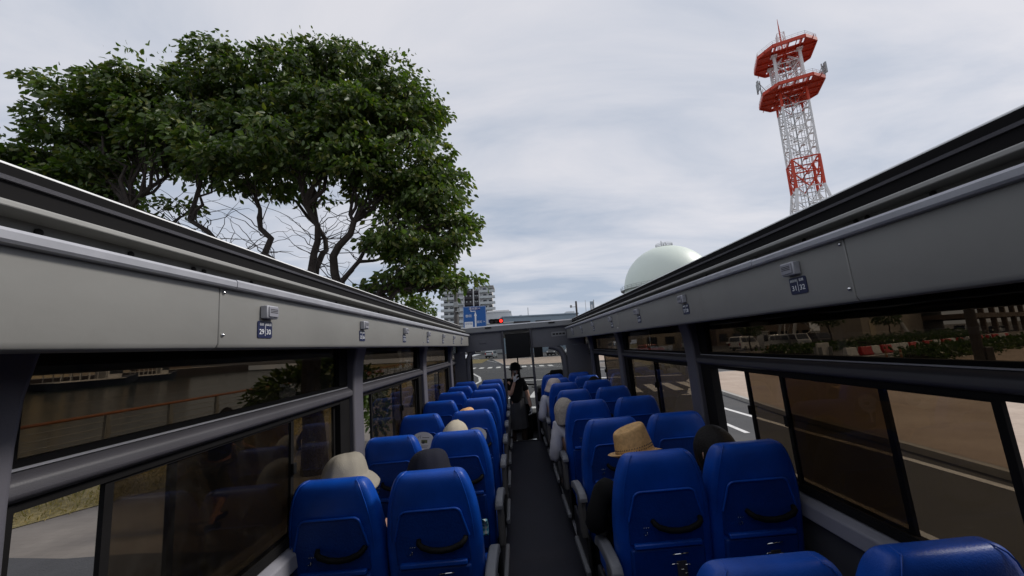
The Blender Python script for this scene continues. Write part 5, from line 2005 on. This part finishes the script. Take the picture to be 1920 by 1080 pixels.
def block(name, x0, x1, y0, y1, H, m, label, cat='building', rows=0, roof='bl_white', rz=0., win='bl_glass', face='y', extra=None):
    root = empty(name, ((x0 + x1) / 2, (y0 + y1) / 2, 0), label, cat, rz=rz)
    w, d = (x1 - x0) / 2, (y1 - y0) / 2
    MB().box(-w, w, -d, d, 0, H).build('wall', m, root)
    MB().box(-w - .25, w + .25, -d - .25, d + .25, H, H + .35).build('roof', roof, root)
    for r in range(rows):
        z = 1.2 + r * (H - 1) / rows
        n = max(1, int(2 * w / 3.2))
        for k in range(n):
            x = -w + (k + .5) * 2 * w / n
            mb = MB(); mb.box(x - .85, x + .85, -d - .06, -d + .04, z, z + 1.4)
            mb.build('window', win, root)
    return root


b = block('sign_warehouse', -10.6, -1.0, 140, 160, 14.9, 'bl_white', 'white windowless block with dark lettering on its wall beyond the traffic light', rows=0)
mb = MB()
for x, w_, h in ((1.0, .35, .9), (1.5, .25, .9), (1.85, .25, .9), (2.15, .2, .5), (3.4, .3, .9), (3.85, .3, .9), (4.2, .22, .9)):
    mb.box(x - .1, x + w_, -10.12, -10.05, 12.0, 12.0 + h)
mb.build('wall_marks', 'bl_dark', b)
mb = MB(); mb.box(-3.6, -1.6, -10.12, -10.05, 11.2, 12.4); mb.build('dark_mark', 'sign_navy', b)
MB().box(-4.2, 4.2, -8, 8, 15.25, 15.9).build('parapet', 'bl_white', b)
b = block('blue_warehouse', -3.2, 19, 110, 150, 10.6, 'bl_blue', 'long low blue-grey warehouse on the skyline above the front header', roof='bl_blue')
MB().tube([(-3.2, -12, 10.9), (-3.2, -12, 14.0)], .12, 6).build('roof_antenna', 'galv', b)
mb = MB(); mb.box(8.5, 11, -15, -10, 10.95, 11.9); mb.box(-10, -8, -12, -8, 10.95, 11.7); mb.box(-6, -5.2, -12, -8, 10.95, 11.8); mb.build('roof_unit', 'bl_white', b)
mb = MB(); mb.box(-8, -3, -20.1, -19.9, 7.5, 9.3); mb.box(-1.5, 3, -20.1, -19.9, 7.5, 9.3); mb.build('loading_door', 'bl_dark', b)
b = block('beige_block', 19.6, 33, 108, 130, 9.6, 'bl_beige', 'beige two-storey block beside the blue-grey warehouse', rows=2)
MB().box(-3, 2, -6, 4, 9.95, 11.4).build('roof_unit', 'bl_beige', b)
# along the parking lot on the right
ang = math.atan2(DS.y, DS.x)
def st_block(name, s0, s1, t0, t1, H, m, label, rows=0, **k):
    c = ST((s0 + s1) / 2, (t0 + t1) / 2)
    root = empty(name, c, label, 'building', rz=ang)
    w, d = (s1 - s0) / 2, (t1 - t0) / 2
    MB().box(-w, w, -d, d, 0, H).build('wall', m, root)
    MB().box(-w - .3, w + .3, -d - .5, d + .3, H, H + .4).build('roof', 'bl_brown', root)
    for r in range(rows):
        n = max(1, int(2 * w / 4.5))
        for q in range(n):
            x = -w + (q + .5) * 2 * w / n
            mb = MB(); mb.box(x - 1.4, x + 1.4, -d - .07, -d + .05, 1.0 + r * 3.4, 2.6 + r * 3.4)
            mb.build('window', 'bl_glass', root)
    return root, w, d


st_block('brown_block', 40, 56, 44, 58, 8, 'bl_beige', 'beige building with orange-brown doorway behind the parking lot', 2)
st_block('long_store', 58, 96, 40, 56, 9, 'bl_brown', 'long brown building behind the parked vans', 2)
r_, w_, d_ = st_block('beige_store', 60, 84, 15, 21, 8, 'bl_beige', 'beige windowless store beside the parking structure, behind the barriers')
mb = MB(); mb.box(-9.5, -7.5, -d_ - .06, -d_ + .04, .1, 3.6); mb.build('shutter', 'bl_cream', r_)
# open parking structure
c = ST(112, 16)
pk = empty('parking_structure', c, 'dark open parking structure beyond the barriers on the right', 'building', rz=ang)
mb = MB()
for z in (3.2, 6.4, 9.6):
    mb.box(-26, 26, -7, 12, z, z + .9)
mb.build('floor_slab', 'bl_brown', pk)
for k in range(9):
    x = -25.5 + k * 6.3
    MB().box(x, x + .7, -6.8, -6.1, 0, 9.6).build('column', 'bl_brown', pk)
MB().box(-26, 26, 11, 12, 0, 9.6).build('wall', 'bl_dark', pk)

# far bank of the harbour
fb = slab('bank', [(-2600, -400), (-86, -400), (-86, 20), (-92, 130), (-2600, 130)], -3, .4, 'kerb')
slab('bank_wall', [(-86, -400), (-85.6, -400), (-85.6, 20), (-91.6, 130), (-92, 130)], -3, .5, 'bl_dark')
def bank_block(y0, y1, H, m, label, rows=2, x=-100, dep=16, name='harbour_building'):
    root = empty(name, (x, (y0 + y1) / 2, .4), label, 'building')
    w = (y1 - y0) / 2
    MB().box(-dep, 0, -w, w, 0, H).build('wall', m, root)
    MB().box(-dep - .3, .5, -w - .3, w + .3, H, H + .5).build('roof', 'bl_brown', root)
    for r in range(rows):
        n = max(2, int(2 * w / 5))
        for k in range(n):
            y = -w + (k + .5) * 2 * w / n
            mb = MB(); mb.box(-.05, .08, y - 1.5, y + 1.5, 1.4 + r * 4, 3.4 + r * 4)
            mb.build('window', 'bl_glass', root)
    return root
bank_block(38, 60, 11, 'bl_brown', 'brown harbour building at the near end of the far bank', 2)
bank_block(62, 88, 13, 'bl_cream', 'cream harbour building with a balcony band behind the moored boats', 3, x=-104)
bank_block(89, 106, 10, 'bl_beige', 'beige harbour building right of the cream one, across the water', 2, x=-108)
bank_block(108, 126, 8, 'bl_brown', 'low brown shed at the far end of the far bank', 1, x=-108)


def boat(x, y, rz, L, label, hull='hull_blue'):
    root = empty('moored_boat', (x, y, -1.5), label, 'boat', 'boats moored along the far bank', rz=rz)
    rings = []
    for t, w, zb, zt in ((0, .85, .1, 1.3), (.15, 1, -.2, 1.2), (.5, 1, -.3, 1.15), (.75, .8, -.2, 1.35), (.92, .35, .1, 1.7), (1, .04, .6, 1.95)):
        xx = -L / 2 + L * t; W_ = L * .14 * w
        rings.append([(xx, -W_ * .7, zb), (xx, -W_, zt), (xx, W_, zt), (xx, W_ * .7, zb)])
    MB().loft(rings).build('hull', hull, root, bevel=.05)
    MB().box(-L * .45, L * .25, -L * .13, L * .13, 1.22, 1.32).build('deck', 'bl_white', root)
    c = MB().box(-L * .38, L * .05, -L * .1, L * .1, 1.32, 1.42).box(-L * .38, L * .05, -L * .1, L * .1, 3.0, 3.15)
    for k in range(6):
        for s in (-1, 1):
            c.box(-L * .38 + k * L * .085, -L * .38 + k * L * .085 + .12, s * L * .098 - .05, s * L * .098 + .05, 1.42, 3.0)
    c.build('canopy', 'bl_white', root)
    cb = MB().box(L * .08, L * .24, -L * .08, L * .08, 1.32, 3.4).box(L * .1, L * .2, -L * .06, L * .06, 3.4, 4.6).build('cabin', 'bl_white', root, bevel=.08)
    MB().box(L * .1, L * .242, -L * .083, L * .083, 2.2, 2.95).build('window', 'bl_glass', cb)
    MB().tube([(L * .15, 0, 4.6), (L * .15, 0, 6.6)], .05, 5).build('mast', 'galv', root)
boat(-82.5, 74, radians(88), 17, 'long white passenger boat with open canopy moored on the far bank')
boat(-84.0, 88, radians(85), 11, 'smaller white cabin boat moored ahead of the long passenger boat')
boat(-81, 50, radians(90), 15, 'dark-hulled boat in the shade at the near end of the far bank')


# ------------------------------------------------------------------ street furniture ahead
lamp = empty('street_lamp', (-5.2, 34, 0), 'tall dark street lamp post rising past the apartment block, right of the tree', 'street lamp')
mb = MB(); mb.tube([(0, 0, 0), (0, 0, 5.2), (0, 0, 5.25), (0, 0, 9), (0, 0, 12.0)], [.25, .24, .22, .12, .08], 14); mb.build('pole', 'dark_steel', lamp, smooth=True)
mb = MB(); mb.tube([(0, 0, 11.9), (.2, -.1, 12.2), (.7, -.3, 12.35)], .05, 8); mb.build('arm', 'dark_steel', lamp, smooth=True)
mb = MB(); mb.box(.55, 1.25, -.48, -.16, 12.32, 12.44); mb.build('lamp_head', 'galv', lamp, bevel=.03)
mb = MB(); mb.box(-.18, .18, -.35, -.1, 6.0, 6.5); mb.box(.3, .6, -.2, .1, 6.3, 6.6); mb.box(.05, .35, -.06, .0, 6.4, 6.45); mb.box(.1, .4, -.25, .05, 5.6, 5.9); mb.build('control_box', 'galv', lamp, bevel=.02)

sg_ = empty('road_sign', (-5.2, 33.6, 0), 'large blue road direction sign with white Japanese lettering and arrow beside the lamp post', 'road sign')
SX, SZ = 5.2 - 3.48, 5.02
mb = MB(); mb.box(SX - 1.03, SX + 1.03, -.05, 0, SZ - .98, SZ + .98); pn = mb.build('panel', 'sign_blue', sg_, bevel=.004)
mb = MB(); mb.box(SX - 1.0, SX - .985, -.0535, -.0502, SZ - .95, SZ + .95); mb.box(SX + .985, SX + 1.0, -.0535, -.0502, SZ - .95, SZ + .95)
mb.box(SX - .985, SX + .985, -.0535, -.0502, SZ + .935, SZ + .95); mb.build('border', 'ink', pn)
mb = MB(); mb.box(SX - .5, SX + .52, -.0525, -.0502, SZ + .62, SZ + .9); mb.build('route_field', 'sign_navy', pn)
mb = MB()
mb.box(SX + .0, SX + .14, -.0545, -.0505, SZ - .95, SZ + .1); mb.prism([(0, 0), (1, 0), (1, 1)], 0, .001) if False else None
mb.add([(SX - .06, -.0545, SZ + .1), (SX + .2, -.0545, SZ + .1), (SX + .07, -.0545, SZ + .5)], [(0, 1, 2)])
mb.box(SX - .36, SX + .1, -.0545, -.0505, SZ + .5, SZ + .56); mb.box(SX - .36, SX - .3, -.0545, -.0505, SZ + .56, SZ + .66)
mb.build('arrow', 'ink', pn)
mb = MB(); mb.box(SX - .92, SX - .18, -.0535, -.0502, SZ - .92, SZ - .4); wbx = mb.build('white_field', 'ink', pn)
R90 = (radians(90), 0, 0)
text('清水駅', .26, 'ink', pn, (SX - .12, -.055, SZ + .76), R90)
text('149', .17, 'ink', pn, (SX + .38, -.055, SZ + .77), R90)
text('静岡', .28, 'ink', pn, (SX - .55, -.055, SZ + .1), R90)
text('日の出', .22, 'sign_navy', wbx, (SX - .55, -.055, SZ - .58), R90)
text('宮町', .25, 'ink', pn, (SX + .42, -.055, SZ - .46), R90)
text('54', .16, 'ink', pn, (SX + .83, -.055, SZ - .44), R90)
mb = MB(); mb.tube([(0, .05, 4.25), (5.2, .05, 4.4)], .055, 8); mb.tube([(0, .05, 5.6), (2.7, .05, 5.6)], .045, 8); mb.build('gantry_arm', 'galv', sg_, smooth=True)
sl = empty('traffic_light', (-1.55, 33.5, 4.56), 'horizontal traffic light showing red at the end of the sign gantry', 'traffic light')
mb = MB(); mb.box(-.62, .62, -.12, .1, -.2, .2); mb.build('housing', 'black_plastic', sl, bevel=.08, seg=3)
T = Matrix.Rotation(radians(90), 4, 'X')
for x, m in ((-.4, 'bl_dark'), (0, 'bl_dark'), (.42, 'sig_red')):
    mb = MB(); mb.lathe([(0, .03), (.1, .022), (.15, 0)], 20, T, (x, -.122, 0)); mb.build('lens', m, sl, smooth=True)
    mb = MB()
    rings = []
    for yy in (-.12, -.34):
        rings.append([(x + .17 * cos(a), yy, .17 * sin(a)) for a in np.linspace(radians(0), radians(180), 12)] + [(x + .155 * cos(a), yy, .155 * sin(a)) for a in np.linspace(radians(180), 0, 12)])
    mb.loft(rings).build('visor', 'black_plastic', sl)

up = empty('utility_pole', (10.2, 60, 0), 'dark utility pole with a small side lamp on the skyline', 'pole')
MB().tube([(0, 0, 0), (0, 0, 8.9)], [.2, .15], 10).build('pole', 'dark_steel', up, smooth=True)
mb = MB(); mb.bar((-.8, 0, 8.0), (0, 0, 8.0), .07); mb.build('arm', 'dark_steel', up)
mb = MB(); mb.box(-1.0, -.7, -.2, .2, 7.9, 8.3); mb.build('lamp_head', 'galv', up, bevel=.05)
fp = empty('banner_pole', (12.75, 60, 0), 'blue banner on a pole showing above the right roof edge', 'banner')
MB().tube([(.3, 0, 0), (.3, 0, 9.0)], .06, 6).build('pole', 'galv', fp)
MB().box(-.32, .24, -.02, .02, 6.2, 8.75).build('banner', 'bl_blue', fp)
MB().box(-.14, .04, -.026, -.021, 6.6, 8.2).build('banner_stripe', 'ink', fp)
tag(MB().tube([(11.76, 60, 0), (11.7, 60, 9.0)], [.07, .03], 6).build('flag_pole', 'galv'), 'bare thin flag pole between the utility pole and the banner', 'pole')
pp = empty('park_lamp', (22.65, 18.7, .12), 'thick dark post standing on the paved island, seen through the right window', 'street lamp')
MB().tube([(0, 0, 0), (0, 0, 5.0), (0, 0, 6.5)], [.2, .18, .15], 14).build('pole', 'dark_steel', pp, smooth=True)
MB().lathe([(.001, 6.95), (.3, 6.9), (.34, 6.7), (.2, 6.5)], 16).build('lamp_head', 'galv', pp, smooth=True)
MB().box(.08, .45, -.25, .2, 0, 1.0).build('service_box', 'dark_steel', pp, bevel=.03)
for k, (x, y) in enumerate(((23.8, 23.6), (22.6, 23.3))):
    b = empty('bollard', (x, y, .12), ['short yellow-banded bollard on the island corner, nearer the hedge', 'short yellow-banded bollard on the island corner, nearer the bus'][k], 'bollard', 'bollards on the island corner')
    MB().lathe([(.001, .8), (.05, .79), (.06, .75), (.06, 0)], 12).build('post', 'rail_wood', b, smooth=True)
    MB().lathe([(.063, .62), (.063, .5)], 12).build('band', 'bl_cream', b)

# red and white water-filled barriers along the side road
def make_barrier(m):
    root = empty('water_barrier', (0, 0, 0), 'x', 'barrier', 'red and white plastic barriers')
    prof = [(-.3, 0), (-.3, .16), (-.2, .3), (-.14, .86), (-.1, .92), (.1, .92), (.14, .86), (.2, .3), (.3, .16), (.3, 0)]
    n = len(prof); mb = MB()
    mb.v = [(-.7, y, z) for y, z in prof] + [(.7, y, z) for y, z in prof]
    mb.f = [tuple(range(n)), tuple(range(n, 2 * n))[::-1]] + [(i, (i + 1) % n, n + (i + 1) % n, n + i) for i in range(n)]
    b = mb.build('shell', m, root, bevel=.03)
    mb = MB(); mb.lathe([(.001, .955), (.06, .95), (.07, .92)], 10, None, (.35, 0, 0)); mb.box(-.5, -.25, -.25, .25, .02, .1)
    mb.build('filler_cap', 'white_plastic', b)
    return root


pr_, pw_ = make_barrier('red_plastic'), make_barrier('white_plastic')
CM = children_map()
fr = {'r': True, 'w': True}
bi = 0
ordn = ['first', 'second', 'third', 'fourth', 'fifth', 'sixth', 'seventh', 'eighth', 'ninth', 'tenth', 'eleventh', 'twelfth', 'thirteenth', 'fourteenth', 'fifteenth', 'sixteenth', 'seventeenth', 'eighteenth', 'nineteenth', 'twentieth']
cnt = {'r': 0, 'w': 0}
seq = 'wrwrwwrwrwrwrwrrrwrwrw'
for k, ch in enumerate(seq):
    src = pr_ if ch == 'r' else pw_
    o = src if fr[ch] else copy_tree(src, None, CM)
    fr[ch] = False
    s = 20.5 + k * 1.95 + (2.2 if k > 12 else 0) + random.uniform(-.25, .25)
    o.scale = (.82, .9, .8)
    o.location = ST(s, .55 + random.uniform(-.25, .25) + .012 * (k - 8) ** 2 * .2)
    o.rotation_euler = (0, 0, ang + random.uniform(-.3, .3))
    o['label'] = '%s plastic barrier, %s %s one along the side road from its bus end' % (('red' if ch == 'r' else 'white'), ordn[cnt[ch]], ('red' if ch == 'r' else 'white'))
    cnt[ch] += 1
bbp = empty('board_barrier', ST(18.3, 1.6), 'tall pale barrier board at the bus end of the red and white row', 'barrier', rz=ang)
MB().box(-.95, .95, -.06, .06, .15, 1.25).build('board', 'white_plastic', bbp, bevel=.03)
MB().box(-.85, -.75, -.3, .3, 0, .9).box(.75, .85, -.3, .3, 0, .9).build('stand', 'galv', bbp)


def hedge(s0, s1, t, w, h, count, label, seed):
    root = empty('hedge', ST((s0 + s1) / 2, t), label, 'hedge', rz=ang)
    rg = np.random.default_rng(seed)
    L = (s1 - s0) / 2
    P_ = np.stack([rg.uniform(-L, L, count), rg.normal(0, w * .4, count), rg.uniform(.05, 1, count) ** .6], 1)
    P_[:, 2] *= h * (.75 + .25 * np.sin(P_[:, 0] * 1.3 + seed) + .12 * np.sin(P_[:, 0] * 3.7))
    D_ = rg.normal(0, 1, (count, 3)); D_[:, 2] += .5
    link('foliage', leaves_mesh('foliage', P_, D_, .3, .55, 0, seed, .5), 'leaf_h', root)
    MB().box(-L, L, -w * .3, w * .3, 0, h * .5).build('core', 'bark', root)
    return root


hedge(15, 27, -5.1, 1.6, .9, 3200, 'low dark hedge on the island, left of the thick dark post', 31)
hedge(28, 60, -5.1, 1.6, .9, 5000, 'low dark hedge on the island, right of the thick dark post', 32)
hedge(20, 34, 6.5, 2, 1.0, 2600, 'scrubby bushes between the barriers and the parked vans', 33)
hedge(38, 74, 7, 2.4, 1.4, 4200, 'roadside bushes behind the red and white barriers', 34)
for k, (s, t, h) in enumerate(((36, 9, 4.2), (52, 9, 4.0), (30, 15, 3.6))):
    c = ST(s, t)
    leafy('roadside_tree', (c.x, c.y, 0), [(c.x, c.y, h, 1.5, 1.5, 1.3), (c.x + .9, c.y, h - .7, 1, 1, .8), (c.x - .8, c.y + .2, h - .5, 1, 1, .8)], [((c.x, c.y, 0), (c.x, c.y, h), .12)], 900, .3,
          ['thin roadside tree in front of the beige store', 'thin roadside tree in front of the parking structure', 'small tree standing among the parked vans'][k], 'tree', m='leaf_h', seed=60 + k)


# ------------------------------------------------------------------ parked vehicles
def make_vehicle(kind, paint):
    root = empty('parked_' + kind, (0, 0, 0), 'x', kind if kind != 'car' else 'car')
    if kind == 'van':
        L, Wd, H = 4.8, 1.75, 2.0
        prof = [(-2.38, .35), (-2.4, .9), (-2.33, 1.25), (-2.2, 1.92), (-2.05, 2.0), (1.05, 2.0), (1.3, 1.93), (2.05, 1.15), (2.36, 1.0), (2.4, .4), (2.3, .3), (-2.3, .3)]
        wins = [(-1.95, -.75, 1.2, 1.8), (-.65, .5, 1.2, 1.8), (.6, 1.3, 1.2, 1.78)]
        ax = (-1.35, 1.55)
    else:
        L, Wd, H = 4.3, 1.7, 1.48
        prof = [(-2.12, .4), (-2.15, .85), (-2.0, 1.05), (-1.75, 1.42), (-1.4, 1.48), (.2, 1.48), (.55, 1.4), (1.2, .98), (1.95, .85), (2.15, .65), (2.13, .35), (2.05, .28), (-2.05, .28)]
        wins = [(-1.6, -.85, .98, 1.36), (-.78, .05, .98, 1.38), (.12, .75, .98, 1.34)]
        ax = (-1.25, 1.32)
    mb = MB()
    n = len(prof)
    def hwid(z): return Wd / 2 * (1 - .16 * max(0, (z - .95) / (H - .9)) ** 1.4)
    mb.v = [(x, -hwid(z), z) for x, z in prof] + [(x, hwid(z), z) for x, z in prof]
    mb.f = [tuple(range(n)), tuple(range(n, 2 * n))[::-1]] + [(i, (i + 1) % n, n + (i + 1) % n, n + i) for i in range(n)]
    mb.build('body', paint, root, bevel=.06, seg=3)
    for s in (-1, 1):
        for a, b, z0, z1 in wins:
            m2 = MB()
            sl = .35 if (a, b) == wins[-1][:2] else .0
            q = [(a, z0), (b + sl, z0), (b, z1), (a + .02, z1)]
            m2.v = [(x, s * (hwid(z) + .012), z) for x, z in q] + [(x, s * (hwid(z) - .02), z) for x, z in q]
            m2.f = [(0, 1, 2, 3), (7, 6, 5, 4)] + [(i, (i + 1) % 4, 4 + (i + 1) % 4, 4 + i) for i in range(4)]
            m2.build('window', 'bl_glass', root)
    # windscreen and rear window
    for (xa, za), (xb, zb), d in (((prof[7][0] - .05, prof[7][1] + .06), (prof[6][0] + .02, prof[6][1] - .03), .02), ((prof[2][0] + .0, prof[2][1] + .06), (prof[3][0], prof[3][1] - .06), -.02)):
        m2 = MB()
        m2.v = [(xa + d, -hwid(za) + .12, za), (xa + d, hwid(za) - .12, za), (xb + d, hwid(zb) - .12, zb), (xb + d, -hwid(zb) + .12, zb)]
        m2.v += [(x - d * 2.5, y, z) for x, y, z in m2.v]
        m2.f = [(0, 1, 2, 3), (7, 6, 5, 4)] + [(i, (i + 1) % 4, 4 + (i + 1) % 4, 4 + i) for i in range(4)]
        m2.build('windscreen', 'bl_glass', root)
    Rx = Matrix.Rotation(radians(90), 4, 'X')
    for x in ax:
        for s in (-1, 1):
            m2 = MB().lathe([(.0, -.1), (.3, -.1), (.325, -.06), (.325, .06), (.3, .1), (.0, .1)], 20, Rx, (x, s * (Wd / 2 - .08), .325))
            wl = m2.build('wheel', 'tyre', root, smooth=True)
            MB().lathe([(.0, .0), (.19, .004), (.2, 0)], 14, Matrix.Rotation(radians(90 * s), 4, 'X') , (x, s * (Wd / 2 + .023), .325)).build('rim', 'galv', wl)
    for s in (-1, 1):
        MB().box(prof[9][0] - .06 if kind == 'van' else 2.0, prof[9][0] + .012 if kind == 'van' else 2.15, s * Wd / 2 * .62, s * Wd / 2 * .95 , .68, .86).build('headlight', 'lamp_clear', root, bevel=.02)
        MB().box(prof[1][0] - .012, prof[1][0] + .06, s * Wd / 2 * .7, s * Wd / 2 * .96, .75, 1.1).build('tail_light', 'lamp_red', root, bevel=.02)
    MB().box(prof[0][0] - .05, prof[0][0] + .1, -Wd / 2 * .95, Wd / 2 * .95, .32, .52).box(prof[9][0] - .12, prof[9][0] + .03, -Wd / 2 * .95, Wd / 2 * .95, .3, .5).build('bumper', 'black_plastic', root, bevel=.03)
    return root


VEH = [
    ('van', 'car_silver', (31.5, 66), 14, 'silver van parked nearest the intersection, framed right of the second right window post'),
    ('van', 'car_silver', (39.5, 58), 196, 'silver van with dark windows, left of the dark van in the parking lot'),
    ('van', 'car_silver', (43.4, 58), 250, 'silver van seen from behind, squeezed beside the black van'),
    ('van', 'car_black', (45.8, 57), 250, 'black van at the right end of the parked row'),
    ('van', 'car_white', (33.5, 55.5), 30, 'white van half hidden by the right window post'),
    ('car', 'car_white', (44.5, 76), 205, 'white estate car parked behind the vans'),
    ('car', 'car_white', (-.6, 80), 100, 'white car straight ahead beyond the dry grass, left of the monitor'),
    ('car', 'car_black', (7.6, 76), 250, 'black car beyond the plaza, right of the hanging monitor'),
    ('car', 'car_white', (11.2, 77), 255, 'white car beside the black car beyond the plaza'),
    ('car', 'car_red', (20.5, 57.5), 30, 'small red car at the plaza edge'),
    ('van', 'car_white', (22, 80), 20, 'white van in front of the beige block, through the right windows'),
    ('car', 'car_silver', (-5.0, 79), 80, 'silver car at the left of the cars straight ahead'),
    ('van', 'car_white', tuple(ST(88, 11).xy), 205, 'white van under the parking structure edge, first of two'),
    ('van', 'car_white', tuple(ST(95, 11).xy), 205, 'white van under the parking structure, farther along'),
    ('car', 'car_silver', tuple(ST(104, 10.5).xy), 205, 'silver car near the columns of the parking structure'),
]
protos = {}
CM = None
for kind, paint, (x, y), deg, lab in VEH:
    if (kind, paint) not in protos:
        protos[(kind, paint)] = o = make_vehicle(kind, paint)
        CM = children_map()
    else:
        o = copy_tree(protos[(kind, paint)], None, CM)
    o.location = (x, y, 0)
    o.rotation_euler = (0, 0, radians(deg))
    o['label'] = lab
    o['category'] = kind
    o['group'] = 'vehicles parked beyond the road'
tick = empty('ticket_booth', (37.3, 57, 0), 'small white booth in the parking lot between the vans', 'booth', rz=.3)
MB().box(-.55, .55, -.55, .55, 0, 2.5).build('wall', 'bl_white', tick, bevel=.04)
MB().box(-.4, .4, -.58, -.54, 1.1, 2.0).build('window', 'bl_glass', tick)
MB().box(-.7, .7, -.7, .7, 2.5, 2.62).build('roof', 'bl_white', tick)
for k in range(2):
    cn = empty('traffic_cone', [(33.2, 50, 0), (35.5, 52, 0)][k], ['orange cone in front of the white van', 'orange cone near the ticket booth'][k], 'cone', 'traffic cones by the vans')
    MB().lathe([(.02, .75), (.03, .74), (.19, .04)], 14).build('cone_body', 'rail_wood', cn, smooth=True)
    MB().box(-.22, .22, -.22, .22, 0, .04).build('cone_base', 'rail_wood', cn)

# ------------------------------------------------------------------ lettering becomes mesh
bpy.context.view_layer.update()
_dg = bpy.context.evaluated_depsgraph_get()
for o in FONT_OBJS:
    me = bpy.data.meshes.new_from_object(o.evaluated_get(_dg))
    q = bpy.data.objects.new('lettering', me)
    COL.objects.link(q)
    q.parent = o.parent; q.location = o.location; q.rotation_euler = o.rotation_euler; q.scale = o.scale
    if not me.materials:
        me.materials.append(o.data.materials[0])
for o in FONT_OBJS:
    bpy.data.objects.remove(o)

# ------------------------------------------------------------------ lean the bus with everything it carries
bpy.context.view_layer.update()
BM = Matrix.Translation(EYE_W) @ Matrix.Rotation(-BUS_TILT, 4, 'Y') @ Matrix.Translation(-EYE_B)
for o in BUS_TOP:
    o.matrix_world = BM @ o.matrix_world
bpy.context.view_layer.update()
